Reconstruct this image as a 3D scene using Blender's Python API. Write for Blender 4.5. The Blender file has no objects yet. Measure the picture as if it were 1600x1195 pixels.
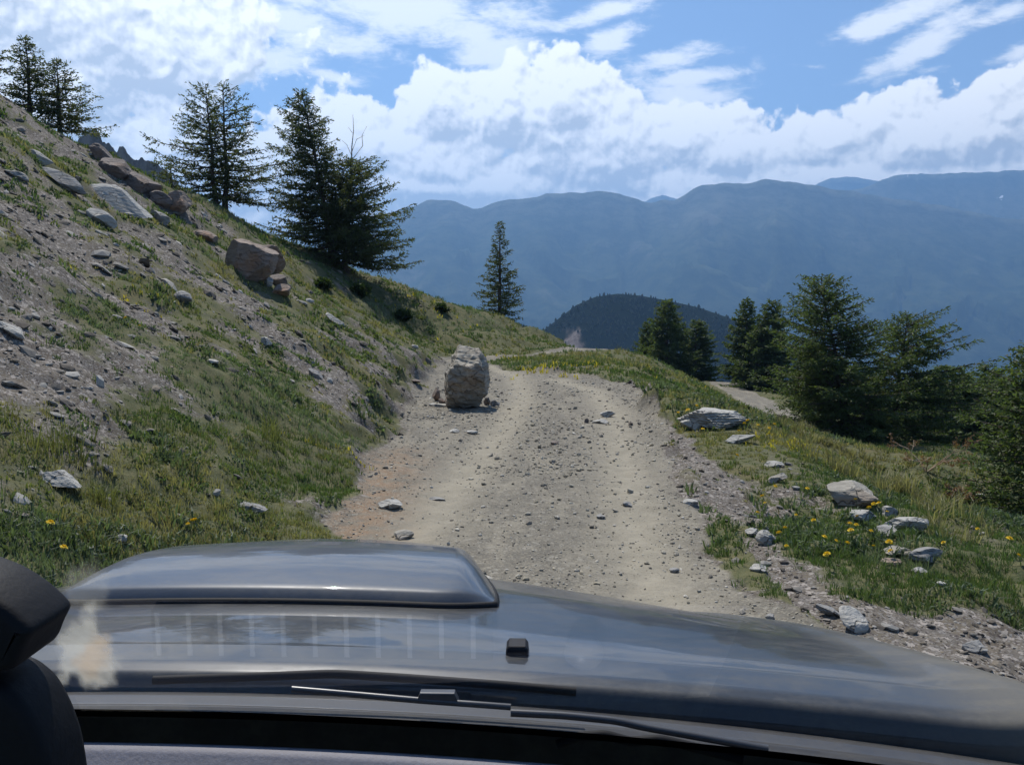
import bpy, math, random
import numpy as np
from mathutils import Vector, Matrix

rad = math.radians
S = bpy.context.scene
COL = S.collection

# ------------------------------------------------------------------ camera
F = 1386.0
CAM = np.array([0.0, 0.0, 1.7])
PITCH = math.atan((597.5 - 480.0) / F)
cam_d = bpy.data.cameras.new('camera')
cam_d.sensor_fit = 'HORIZONTAL'
cam_d.angle = 2 * math.atan(800 / F)
cam_d.clip_start = 0.02
cam_d.clip_end = 60000
cam = bpy.data.objects.new('camera', cam_d)
cam.location = CAM
cam.rotation_euler = (rad(90) - PITCH, 0, 0)
COL.objects.link(cam)
S.camera = cam

S.view_settings.view_transform = 'Standard'
S.view_settings.look = 'None'
S.view_settings.gamma = 1
S.view_settings.exposure = 0.66
S.render.engine = 'CYCLES'
cy = S.cycles
cy.use_denoising = True
cy.max_bounces = 6
cy.diffuse_bounces = 2
cy.glossy_bounces = 3
cy.transmission_bounces = 3
cy.transparent_max_bounces = 12
cy.volume_bounces = 0
cy.caustics_reflective = False
cy.caustics_refractive = False
cy.sample_clamp_indirect = 4

SUN_EL, SUN_AZ = 57.0, -20.0        # azimuth measured from the viewing direction, minus is towards the hill
sun_d = bpy.data.lights.new('sun', 'SUN')
sun_d.energy = 3.9
sun_d.angle = rad(0.5)
sun_d.color = (1.0, 0.95, 0.87)
sun = bpy.data.objects.new('sun', sun_d)
to_sun = Vector((math.sin(rad(SUN_AZ)) * math.cos(rad(SUN_EL)), math.cos(rad(SUN_AZ)) * math.cos(rad(SUN_EL)), math.sin(rad(SUN_EL))))
sun.rotation_euler = to_sun.to_track_quat('Z', 'Y').to_euler()
COL.objects.link(sun)


# ------------------------------------------------------------------ node helper
class NT:
    def __init__(self, tree):
        self.t = tree
        self.n = tree.nodes
        self.l = tree.links

    def node(self, kind, **kw):
        nd = self.n.new(kind)
        for k, v in kw.items():
            setattr(nd, k, v)
        return nd

    def put(self, sock, v):
        if v is None:
            return
        if isinstance(v, bpy.types.NodeSocket):
            self.l.new(v, sock)
        elif isinstance(v, (tuple, list)) and sock.type == 'RGBA' and len(v) == 3:
            sock.default_value = (*v, 1)
        else:
            sock.default_value = v

    def m(self, op, a, b=None, c=None, clamp=False):
        nd = self.node('ShaderNodeMath', operation=op, use_clamp=clamp)
        for i, v in enumerate((a, b, c)):
            self.put(nd.inputs[i], v)
        return nd.outputs[0]

    def vm(self, op, a, b=None, out=0):
        nd = self.node('ShaderNodeVectorMath', operation=op)
        self.put(nd.inputs[0], a)
        if b is not None:
            self.put(nd.inputs[1], b)
        return nd.outputs[out]

    def step(self, v, lo, hi, smooth=True, a=0.0, b=1.0):
        nd = self.node('ShaderNodeMapRange', interpolation_type='SMOOTHSTEP' if smooth else 'LINEAR')
        for i, x in enumerate((v, lo, hi, a, b)):
            self.put(nd.inputs[i], x)
        return nd.outputs[0]

    def mix(self, f, a, b, mode='MIX'):
        nd = self.node('ShaderNodeMix', data_type='RGBA', blend_type=mode)
        self.put(nd.inputs[0], f)
        self.put(nd.inputs[6], a)
        self.put(nd.inputs[7], b)
        return nd.outputs[2]

    def noise(self, vec, scale, detail=4, rough=0.55, dist=0.0, dims='3D'):
        nd = self.node('ShaderNodeTexNoise', noise_dimensions=dims)
        self.put(nd.inputs['Vector'], vec)
        nd.inputs['Scale'].default_value = scale
        nd.inputs['Detail'].default_value = detail
        nd.inputs['Roughness'].default_value = rough
        nd.inputs['Distortion'].default_value = dist
        return nd.outputs['Fac']

    def node_noise_color(self, vec, scale):
        nd = self.node('ShaderNodeTexNoise')
        self.put(nd.inputs['Vector'], vec)
        nd.inputs['Scale'].default_value = scale
        nd.inputs['Detail'].default_value = 5
        return nd.outputs['Color']

    def voro(self, vec, scale, feature='F1', out='Distance', rnd=1.0):
        nd = self.node('ShaderNodeTexVoronoi', feature=feature)
        self.put(nd.inputs['Vector'], vec)
        nd.inputs['Scale'].default_value = scale
        nd.inputs['Randomness'].default_value = rnd
        return nd.outputs[out]

    def mapping(self, vec, loc=(0, 0, 0), rot=(0, 0, 0), scale=(1, 1, 1), kind='POINT'):
        nd = self.node('ShaderNodeMapping', vector_type=kind)
        self.put(nd.inputs[0], vec)
        for i, v in ((1, loc), (2, rot), (3, scale)):
            nd.inputs[i].default_value = v
        return nd.outputs[0]

    def attr(self, name, out='Fac'):
        nd = self.node('ShaderNodeAttribute', attribute_name=name)
        return nd.outputs[out]

    def bump(self, h, strength=0.5, dist=0.02, normal=None):
        nd = self.node('ShaderNodeBump')
        nd.inputs['Strength'].default_value = strength
        nd.inputs['Distance'].default_value = dist
        self.put(nd.inputs['Height'], h)
        if normal is not None:
            self.put(nd.inputs['Normal'], normal)
        return nd.outputs[0]


def px_ae(px, py):
    """azimuth and elevation in degrees of a photograph pixel"""
    u, v = (px - 800) / F, (597.5 - py) / F
    x, y, z = u, math.cos(PITCH) + v * math.sin(PITCH), -math.sin(PITCH) + v * math.cos(PITCH)
    return math.degrees(math.atan2(x, y)), math.degrees(math.asin(z / math.sqrt(x * x + y * y + z * z)))


# ------------------------------------------------------------------ world: clear sky with cumulus over the ridge and thin high cloud
def cloud_group(name, cells, nscale, amp, warp_scale, aniso=(1, 1, 1), rot=0.0, detail=7, rough=0.55, seed=0.0):
    g = bpy.data.node_groups.new(name, 'ShaderNodeTree')
    g.interface.new_socket('Vector', in_out='INPUT', socket_type='NodeSocketVector')
    g.interface.new_socket('Density', in_out='OUTPUT', socket_type='NodeSocketFloat')
    t = NT(g)
    gi, go = t.node('NodeGroupInput'), t.node('NodeGroupOutput')
    p = gi.outputs[0]
    best = None
    for (px, py, rx, ry, ang, wt) in cells:
        a, e = px_ae(px, py)
        q = t.mapping(p, loc=(a, e, 0), rot=(0, 0, rad(ang)), scale=(rx / 24.0, ry / 24.0, 1), kind='TEXTURE')
        d = t.m('MULTIPLY', t.m('SUBTRACT', 1.0, t.vm('LENGTH', q, out=1)), wt)
        if best is None:
            best = d
        else:
            nd = t.node('ShaderNodeMath', operation='SMOOTH_MAX')
            t.put(nd.inputs[0], best); t.put(nd.inputs[1], d); nd.inputs[2].default_value = 0.18
            best = nd.outputs[0]
    best = t.m('MAXIMUM', best, -1.6)
    q = t.mapping(p, loc=(seed, seed * 0.37, seed), rot=(0, 0, rad(rot)), scale=aniso)
    n = t.noise(q, nscale, detail, rough, dist=warp_scale)
    d = t.m('ADD', best, t.m('MULTIPLY', t.m('SUBTRACT', n, 0.5), amp))
    if name == 'cumulus':       # rounded billows at two sizes
        wq = t.vm('ADD', q, t.vm('MULTIPLY', t.vm('SUBTRACT', t.node_noise_color(q, .5), (.5, .5, .5)), (2.2, 2.2, 0)))
        for sc_, am in ((.42, .34), (.95, .20), (2.1, .10)):
            vo = t.voro(wq, sc_, 'SMOOTH_F1')
            d = t.m('ADD', d, t.m('MULTIPLY', t.m('SUBTRACT', .42, vo), am * 1.6))
    t.l.new(d, go.inputs[0])
    return g


CUMULUS = [  # px, py, half width, half height, tilt, weight
    (60, 190, 260, 130, -14, 1.0), (220, 235, 200, 120, -10, 1.0), (120, 20, 330, 120, -8, .9), (280, 60, 150, 90, -15, 0.6),
    (545, 235, 105, 95, -20, 1.0), (600, 300, 100, 60, 0, 1.0), (690, 180, 85, 75, 0, 1.0), (690, 270, 170, 90, 0, 1.1),
    (800, 170, 95, 90, 0, 1.0), (885, 160, 85, 80, 0, 1.0), (930, 250, 170, 95, 0, 1.2), (1060, 225, 110, 65, 0, 1.0),
    (1150, 240, 130, 70, 0, 1.0), (1290, 225, 90, 55, 0, 1.0), (1365, 200, 60, 50, 0, .9), (1440, 225, 130, 70, 0, 1.0),
    (1560, 205, 150, 75, 0, 1.0), (1800, 200, 240, 90, 0, 1.0), (1150, 290, 500, 50, 0, 1.0), (1500, 280, 330, 50, 0, .9), (700, 295, 420, 48, 0, 1.2), (1300, 300, 700, 45, 0, 1.2),
    (2150, 160, 260, 110, 0, 1.0), (-350, 150, 320, 200, 0, 1.0), (430, 260, 120, 100, 0, .8),
]
HIGH = [
    (640, 10, 230, 62, -8, 1.0), (745, 65, 120, 55, -22, 1.0), (390, 100, 180, 26, 14, .8), (470, 45, 160, 40, -10, .9), (520, 120, 60, 10, -12, .6),
    (945, 20, 80, 16, 8, .9), (955, 65, 65, 24, 25, .9), (1060, 92, 85, 20, 8, .9), (1075, 122, 110, 18, 4, .9), (1060, 150, 110, 24, 2, .8),
    (1400, 25, 110, 22, 16, 1.0), (1440, 72, 100, 26, 27, 1.0), (1560, 25, 90, 14, 10, .8), (1595, 80, 40, 16, 10, .7),
    (1275, 105, 32, 5, -8, .5), (1390, 120, 60, 6, 4, .4), (200, -60, 420, 60, 0, 1.0), (800, -90, 700, 50, 0, .7), (1800, 60, 140, 40, 20, .8),
]
W = bpy.data.worlds.new('World')
S.world = W
W.use_nodes = True
w = NT(W.node_tree)
for nd in list(w.n):
    w.n.remove(nd)
out = w.node('ShaderNodeOutputWorld')
sky = w.node('ShaderNodeTexSky', sky_type='NISHITA')
sky.sun_disc = False
sky.sun_elevation = rad(SUN_EL)
sky.sun_rotation = rad(SUN_AZ)
sky.altitude = 2200
sky.air_density = 1.0
sky.dust_density = 0.6
sky.ozone_density = 2.2
bg_sky = w.node('ShaderNodeBackground')
w.l.new(sky.outputs[0], bg_sky.inputs[0])
bg_sky.inputs[1].default_value = 0.085
tc = w.node('ShaderNodeTexCoord')
sep = w.node('ShaderNodeSeparateXYZ')
w.l.new(tc.outputs['Generated'], sep.inputs[0])
az = w.m('MULTIPLY', w.m('ARCTAN2', sep.outputs[0], sep.outputs[1]), 180 / math.pi)
el = w.m('MULTIPLY', w.m('ARCSINE', sep.outputs[2]), 180 / math.pi)
comb = w.node('ShaderNodeCombineXYZ')
w.l.new(az, comb.inputs[0]); w.l.new(el, comb.inputs[1])
P0 = comb.outputs[0]
gc = cloud_group('cumulus', CUMULUS, 0.24, 1.9, 0.0, detail=10, rough=0.56, seed=3.1)
gh = cloud_group('high_cloud', HIGH, 0.42, 2.3, 0.2, aniso=(0.7, 1.9, 1), rot=-14, detail=10, rough=0.68, seed=11.3)


def dens(g, p):
    nd = w.node('ShaderNodeGroup')
    nd.node_tree = g
    w.l.new(p, nd.inputs[0])
    return nd.outputs[0]


d0 = dens(gc, P0)
d1 = dens(gc, w.vm('ADD', P0, (-0.18, 0.42, 0)))
d2 = dens(gc, w.vm('ADD', P0, (-0.6, 2.6, 0)))
a_c = w.step(d0, 0.0, 0.15)
h0 = dens(gh, P0)
a_h = w.m('MULTIPLY', w.step(h0, -0.05, 0.7), 0.93)
lit = w.m('ADD', 0.36, w.m('MULTIPLY', w.m('SUBTRACT', d0, d1), 3.0))
lit = w.m('ADD', lit, w.m('MULTIPLY', w.step(d2, -0.1, 0.85, a=1.0, b=0.0), 0.42))
lit = w.m('MULTIPLY', lit, 1.0, clamp=True)
c_c = w.mix(lit, (0.46, 0.48, 0.50), (1.0, 0.985, 0.95))
bg_c = w.node('ShaderNodeBackground'); w.l.new(c_c, bg_c.inputs[0]); bg_c.inputs[1].default_value = 1.0
bg_h = w.node('ShaderNodeBackground'); bg_h.inputs[0].default_value = (0.96, 0.98, 1.0, 1); bg_h.inputs[1].default_value = 0.85
mx1 = w.node('ShaderNodeMixShader'); w.l.new(a_h, mx1.inputs[0]); w.l.new(bg_sky.outputs[0], mx1.inputs[1]); w.l.new(bg_h.outputs[0], mx1.inputs[2])
mx2 = w.node('ShaderNodeMixShader'); w.l.new(a_c, mx2.inputs[0]); w.l.new(mx1.outputs[0], mx2.inputs[1]); w.l.new(bg_c.outputs[0], mx2.inputs[2])
w.l.new(mx2.outputs[0], out.inputs[0])
W.cycles.sampling_method = 'MANUAL'
W.cycles.sample_map_resolution = 512


# ------------------------------------------------------------------ numpy noise and terrain
def hash2(ix, iy, seed):
    h = (ix.astype(np.int64) * 374761393 + iy.astype(np.int64) * 668265263 + seed * 974711) & 0x7fffffff
    h = ((h ^ (h >> 13)) * 1274126177) & 0x7fffffff
    return ((h ^ (h >> 16)) & 0xffff) / 65535.0


def vnoise(x, y, seed=0):
    x = np.asarray(x, float); y = np.asarray(y, float)
    ix, iy = np.floor(x), np.floor(y)
    fx, fy = x - ix, y - iy
    fx = fx * fx * (3 - 2 * fx); fy = fy * fy * (3 - 2 * fy)
    a = hash2(ix, iy, seed); b = hash2(ix + 1, iy, seed); c = hash2(ix, iy + 1, seed); d = hash2(ix + 1, iy + 1, seed)
    return (a + (b - a) * fx) * (1 - fy) + (c + (d - c) * fx) * fy - 0.5


def fbm(x, y, seed=0, oct=4, gain=0.5):
    s, a = 0.0, 1.0
    for i in range(oct):
        s = s + a * vnoise(x * 2 ** i + 17.3 * i, y * 2 ** i - 9.1 * i, seed + i)
        a *= gain
    return s


def sstep(x, a, b):
    t = np.clip((np.asarray(x, float) - a) / (b - a), 0, 1)
    return t * t * (3 - 2 * t)


def at(px, py, Y):
    """the point seen at a photograph pixel at the distance Y ahead"""
    u, v = (px - 800) / F, (597.5 - py) / F
    x, y, z = u, math.cos(PITCH) + v * math.sin(PITCH), -math.sin(PITCH) + v * math.cos(PITCH)
    k = Y / y
    return np.array([x * k, Y, CAM[2] + z * k])


def pz(px, py, z=0.0):
    """the point seen at a photograph pixel at the height z"""
    u, v = (px - 800) / F, (597.5 - py) / F
    x, y, zz = u, math.cos(PITCH) + v * math.sin(PITCH), -math.sin(PITCH) + v * math.cos(PITCH)
    k = (z - CAM[2]) / zz
    return np.array([x * k, y * k, z])


FOOT = np.array([[-1.55, -8], [-1.5, 3.0], pz(480, 862)[:2], pz(545, 765)[:2], pz(600, 695)[:2], pz(622, 655)[:2], pz(645, 615)[:2], pz(672, 578)[:2],
                 pz(700, 561)[:2], pz(770, 557)[:2], pz(840, 555)[:2], pz(893, 549)[:2], [4.0, 42.0], [8.0, 60.0], [9, 90]])
RIGHT = np.array([[1.6, -8], [1.95, 3.2], pz(1245, 960)[:2], pz(1150, 840)[:2], pz(1085, 745)[:2], pz(1048, 680)[:2], pz(1020, 630)[:2], pz(985, 600)[:2],
                  pz(930, 589)[:2], pz(850, 581)[:2], pz(790, 573)[:2], pz(765, 567)[:2]])

ctrl = []


def C(*p):
    ctrl.append(np.array(p, float))


for p in FOOT[:11]:
    C(p[0], p[1], 0.0)
for p in RIGHT:
    C(p[0], p[1], 0.0)
for xy in ((0, -6), (0, 3), (0, 8), (0.4, 14), (0.4, 19), (-0.6, 26), (-1.5, 28)):
    C(*xy, 0.0)
# hill crest as the skyline shows it, and the hidden ground behind it
CREST = [(-160, 60, 23), (0, 150, 25), (120, 226, 27), (250, 296, 29), (350, 332, 31), (430, 375, 33), (520, 410, 35), (640, 450, 38), (740, 483, 41), (830, 514, 41), (893, 547, 38)]
for px, py, Y in CREST:
    p = at(px, py, Y)
    C(*p)
    i = np.argmin(np.hypot(FOOT[:, 0] - p[0] * .35, FOOT[:, 1] - p[1] * .8))
    q = p * 1.0
    q[:2] *= (Y + 10) / Y
    q[2] = CAM[2] + (p[2] - CAM[2]) * (Y + 10) / Y - (1.6 if px < 500 else 2.6)
    C(*q)
# the face of the slope between foot and crest
for (px, py, slope) in ((0, 860, .60), (0, 700, .60), (0, 520, .61), (0, 360, .61), (200, 700, .60), (200, 520, .60), (200, 380, .60), (380, 640, .60), (380, 500, .59), (520, 560, .58), (480, 470, .57), (560, 480, .52)):
    u, v = (px - 800) / F, (480 - py) / F
    # plane rising to the left of x = -1.6
    y = (CAM[2] + slope * 1.6) / (-slope * u - v)
    C(u * y, y, CAM[2] + v * y)
C(-8, 0, 3.9); C(-20, 0, 10.5); C(-10, -10, 5); C(-30, 10, 16); C(-40, 30, 23)
C(*at(660, 520, 33)); C(*at(740, 525, 34)); C(*at(820, 535, 35))
# right verge, its shoulder and the slope below
for (px, py, Y) in ((790, 562, 29), (900, 562, 27), (940, 551, 33), (985, 549, 34), (1010, 578, 24), (1060, 590, 27), (1130, 624, 19.5), (1060, 640, 15), (1120, 655, 12.3), (1190, 656, 14.5), (1250, 686, 12.6), (1350, 738, 9.9), (1500, 818, 7.5),
                    (1600, 868, 6.4), (1250, 780, 8.0), (1300, 860, 6.3), (1450, 960, 5.1), (1600, 1060, 4.3), (1590, 832, 16), (1500, 700, 28), (1600, 745, 26), (1320, 692, 30), (1400, 692, 33), (1450, 730, 20),
                    (1240, 660, 42), (1195, 634, 50), (1150, 609, 62), (1120, 599, 75), (1500, 690, 46), (1600, 700, 46), (1180, 614, 60)):
    C(*at(px, py, Y))
C(7, 20, -2.1); C(6.6, 16, -1.9); C(6.2, 12, -1.7); C(8.2, 28, -2.2); C(9.5, 36, -2.6); C(6, 0, -.6); C(10, 6, -2.0); C(14, -4, -5); C(18, 14, -5.4); C(30, 20, -11)
for a_, z_ in ((-75, 34), (-40, 18), (-25, 6), (-14, -6), (-7, -14), (0, -18), (7, -16), (13, -13), (20, -14), (27, -17), (40, -24), (60, -34)):
    C(100 * math.sin(rad(a_)), 100 * math.cos(rad(a_)), z_)
for a_, z_ in ((-75, 60), (-40, 20), (-20, -25), (-10, -70), (0, -95), (20, -110), (40, -115), (60, -120)):
    C(250 * math.sin(rad(a_)), 250 * math.cos(rad(a_)), z_)
ctrl = np.array(ctrl)
SC = 20.0


def tps_k(r2):
    return np.where(r2 > 1e-12, r2 * np.log(r2 + 1e-12), 0.0)


_c = ctrl[:, :2] / SC
_K = tps_k(((_c[:, None] - _c[None]) ** 2).sum(-1)) + np.eye(len(_c)) * 2e-3
_P = np.hstack([np.ones((len(_c), 1)), _c])
_A = np.vstack([np.hstack([_K, _P]), np.hstack([_P.T, np.zeros((3, 3))])])
_w = np.linalg.solve(_A, np.concatenate([ctrl[:, 2], np.zeros(3)]))


def tps(x, y):
    x = np.asarray(x, float).ravel(); y = np.asarray(y, float).ravel()
    o = np.empty(len(x))
    for i in range(0, len(x), 20000):
        a, b = x[i:i + 20000] / SC, y[i:i + 20000] / SC
        k = tps_k((a[:, None] - _c[:, 0]) ** 2 + (b[:, None] - _c[:, 1]) ** 2)
        o[i:i + 20000] = k @ _w[:-3] + _w[-3] + _w[-2] * a + _w[-1] * b
    return o


def poly_dist(x, y, pts):
    """distance to a polyline, and its signed side (positive on the left)"""
    best = np.full(len(x), 1e9); sgn = np.zeros(len(x))
    for (x0, y0), (x1, y1) in zip(pts[:-1], pts[1:]):
        dx, dy = x1 - x0, y1 - y0
        t = np.clip(((x - x0) * dx + (y - y0) * dy) / (dx * dx + dy * dy + 1e-9), 0, 1)
        ex, ey = x - (x0 + t * dx), y - (y0 + t * dy)
        d = np.hypot(ex, ey)
        s = np.sign(dx * (y - y0) - dy * (x - x0))
        up = d < best - 1e-9
        best = np.where(up, d, best); sgn = np.where(up, s, sgn)
    return best, sgn


LOWROAD = np.array([at(1300, 700, 36)[:2], at(1240, 660, 42)[:2], at(1195, 633, 50)[:2], at(1150, 608, 62)[:2], at(1105, 596, 78)[:2], [14, 90]])
UPROAD = np.array([pz(690, 563)[:2], [-1.2, 31.2], [1.0, 33.5], at(930, 549, 35.5)[:2], at(985, 548, 36.5)[:2], [8, 42]])
RUTS = [np.array([[-1.05, 2], [-0.85, 6], [-0.55, 8.6], [-0.1, 13], [0.2, 17], [0.1, 22], [-0.6, 26]]), np.array([[0.75, 2], [0.95, 6.5], [1.25, 10], [1.6, 14], [1.7, 18], [1.0, 21]])]


def fields(x, y):
    """masks over the ground: road, lower road, ruts, distance from foot of hill, side"""
    n1 = fbm(x * 1.3, y * 1.3, 5, 3) * 0.35
    dl, sl = poly_dist(x, y, FOOT)
    dr, sr = poly_dist(x, y, RIGHT)
    hill = dl * sl                      # > 0 on the hill
    right = -dr * sr                    # > 0 on the verge
    right = np.where((y > 21.5) & (x > -2.4), np.maximum(right, np.minimum(dr, 3.0) * np.where(right > -.05, 1, np.sign(right))), right)
    road = sstep(-(hill + n1), -0.05, 0.25) * sstep(-(right + n1), -0.05, 0.3)
    road = road * (y < 29)
    d_up, _ = poly_dist(x, y, UPROAD)
    road = np.maximum(road, sstep(1.5 + n1 - d_up, 0.0, 0.4) * (hill < 0.3))
    d_lo, _ = poly_dist(x, y, LOWROAD)
    low = sstep(1.3 + n1 - d_lo, 0.0, 0.5) * (y > 34)
    rut = np.zeros(len(x))
    for r in RUTS:
        d, _ = poly_dist(x, y, r)
        rut = np.maximum(rut, np.exp(-(d / 0.36) ** 2))
    return road, low, rut * road, hill, right


def height(x, y, fld=None):
    x = np.asarray(x, float).ravel(); y = np.asarray(y, float).ravel()
    road, low, rut, hill, right = fields(x, y) if fld is None else fld
    z = tps(x, y)
    flat = np.clip(road, 0, 1)
    r = np.hypot(x, y)
    z = z * (1 - 0.75 * flat * (r < 30))
    # raw cut bank along the hill foot
    bank_w = sstep(y, 7.5, 12) * (1 - sstep(y, 23, 30))
    z = z + bank_w * 0.24 * sstep(hill + fbm(x * 2.2, y * 2.2, 21, 2) * .5, 0.0, 0.6) * (1 - sstep(hill, 1.0, 3.0))
    rough = (1 - 0.88 * flat) * (1 - 0.9 * low)
    rough = rough * np.where((right > 0) & (hill < 0), .45, 1.0)
    z = z + rough * (fbm(x * 0.35, y * 0.35, 31, 3) * 0.5 * sstep(np.abs(hill), 0.2, 3) + fbm(x * 1.6, y * 1.6, 41, 4) * 0.17) * np.clip(r / 5, .35, 1) * (1 - .5 * sstep(r, 60, 150))
    # ledges of bedrock breaking the upper slope
    led = sstep(fbm(x * .55 + y * .2, y * .35, 61, 3), .08, .3) * sstep(hill, 5.0, 8.0) * (y < 30)
    z = z + led * (np.abs(((x * .9 + z * 1.1) * 1.4) % 1.0 - .5)) * 0.35
    # heap of scree at the right verge, close to the car
    z = z + 0.10 * fbm(x * 3.1, y * 3.1, 71, 3) * sstep(right, .2, .8) * (y < 9)
    z = z - 0.035 * rut + 0.03 * fbm(x * 2.5, y * 1.2, 51, 3) * flat + 0.012 * fbm(x * 9, y * 9, 53, 2) * flat
    return z


def veg_field(x, y, fld):
    road, low, rut, hill, right = fld
    v = 0.60 + .06 * (1 - sstep(y, 7, 12)) * (hill > 0) + fbm(x * 0.45, y * 0.33, 81, 4) * 0.9
    v = v + 0.75 * fbm(x * 1.7, y * 1.5, 87, 4)
    v = v + 0.12 * (hill > 0) * (1 - sstep(hill, 1.0, 4.5)) * sstep(hill, .1, .6) * (1 - sstep(y, 9, 12) * (1 - sstep(hill, .6, 1.2)))
    v = v - 0.13 * sstep(hill, 4.0, 9.0) * (1 - sstep(y, 22, 30))
    v = v + 0.40 * sstep(y, 24, 34) * (hill > .3)
    # verge: scree close to the car, grass further on
    rt = right > 0
    v = np.where(rt, v + 0.22 + .20 * sstep(y, 9, 14) - 1.1 * (1 - sstep(y + .9 * fbm(x, y, 91, 2) + .25 * (x - 3), 4.4, 5.4)) - .65 * (1 - sstep(right, .05, .45)) * (y < 13), v)
    v = np.where(rt & (x > 4.3), v + .45, v)
    v = np.clip(v, 0, 1) * (1 - road) * (1 - low)
    return v


def ground_at(px, py, r0=2.2, r1=160):
    d = at(px, py, 1.0) - CAM
    k = np.geomspace(r0, r1, 5000)
    x, y, z = d[0] * k, d[1] * k, CAM[2] + d[2] * k
    h = height(x, y)
    i = int(np.argmax(z < h)) if (z < h).any() else len(k) - 1
    return np.array([x[i], y[i], h[i]])


def gz(x, y):
    return float(height(np.array([x]), np.array([y]))[0])


# ------------------------------------------------------------------ object helpers
def link(o, parent=None):
    COL.objects.link(o)
    if parent is not None:
        o.parent = parent
    return o


def tag(o, label=None, cat=None, group=None, kind=None):
    for k, v in (('label', label), ('category', cat), ('group', group), ('kind', kind)):
        if v:
            o[k] = v
    return o


def empty(name, loc, rz=0.0):
    o = bpy.data.objects.new(name, None)
    o.location = [float(v) for v in loc]
    o.rotation_euler = (0, 0, rz)
    o.empty_display_size = 0.2
    return link(o)


def mesh_obj(name, v, f, mats, parent=None, smooth=False, loc=(0, 0, 0), mat_idx=None, attrs=None, corner=None):
    """v: n x 3, f: m x 3 or m x 4 numpy (one size), or list of tuples; attrs: {name: n floats or n x 3 colours}"""
    me = bpy.data.meshes.new(name)
    v = np.asarray(v, np.float32)
    if isinstance(f, np.ndarray):
        n, k = f.shape
        me.vertices.add(len(v)); me.vertices.foreach_set('co', v.ravel())
        me.loops.add(n * k); me.loops.foreach_set('vertex_index', f.astype(np.int32).ravel())
        me.polygons.add(n)
        me.polygons.foreach_set('loop_start', np.arange(0, n * k, k, dtype=np.int32))
        me.polygons.foreach_set('loop_total', np.full(n, k, np.int32))
        me.update(calc_edges=True)
    else:
        me.from_pydata([tuple(map(float, p)) for p in v], [], f)
        me.update()
    me.validate()
    for m_ in (mats if isinstance(mats, (list, tuple)) else [mats]):
        me.materials.append(m_)
    if mat_idx is not None:
        me.polygons.foreach_set('material_index', np.asarray(mat_idx, np.int32))
    me.polygons.foreach_set('use_smooth', np.full(len(me.polygons), smooth))
    for k, a in (attrs or {}).items():
        a = np.asarray(a, np.float32)
        if a.ndim == 1:
            me.attributes.new(k, 'FLOAT', 'POINT').data.foreach_set('value', a)
        else:
            c = np.ones((len(a), 4), np.float32); c[:, :3] = a
            me.attributes.new(k, 'FLOAT_COLOR', 'POINT').data.foreach_set('color', c.ravel())
    o = bpy.data.objects.new(name, me)
    o.location = [float(x) for x in loc]
    return link(o, parent)


def mat(name):
    m_ = bpy.data.materials.new(name)
    m_.use_nodes = True
    t = NT(m_.node_tree)
    b = t.n['Principled BSDF']
    return m_, t, b


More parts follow.
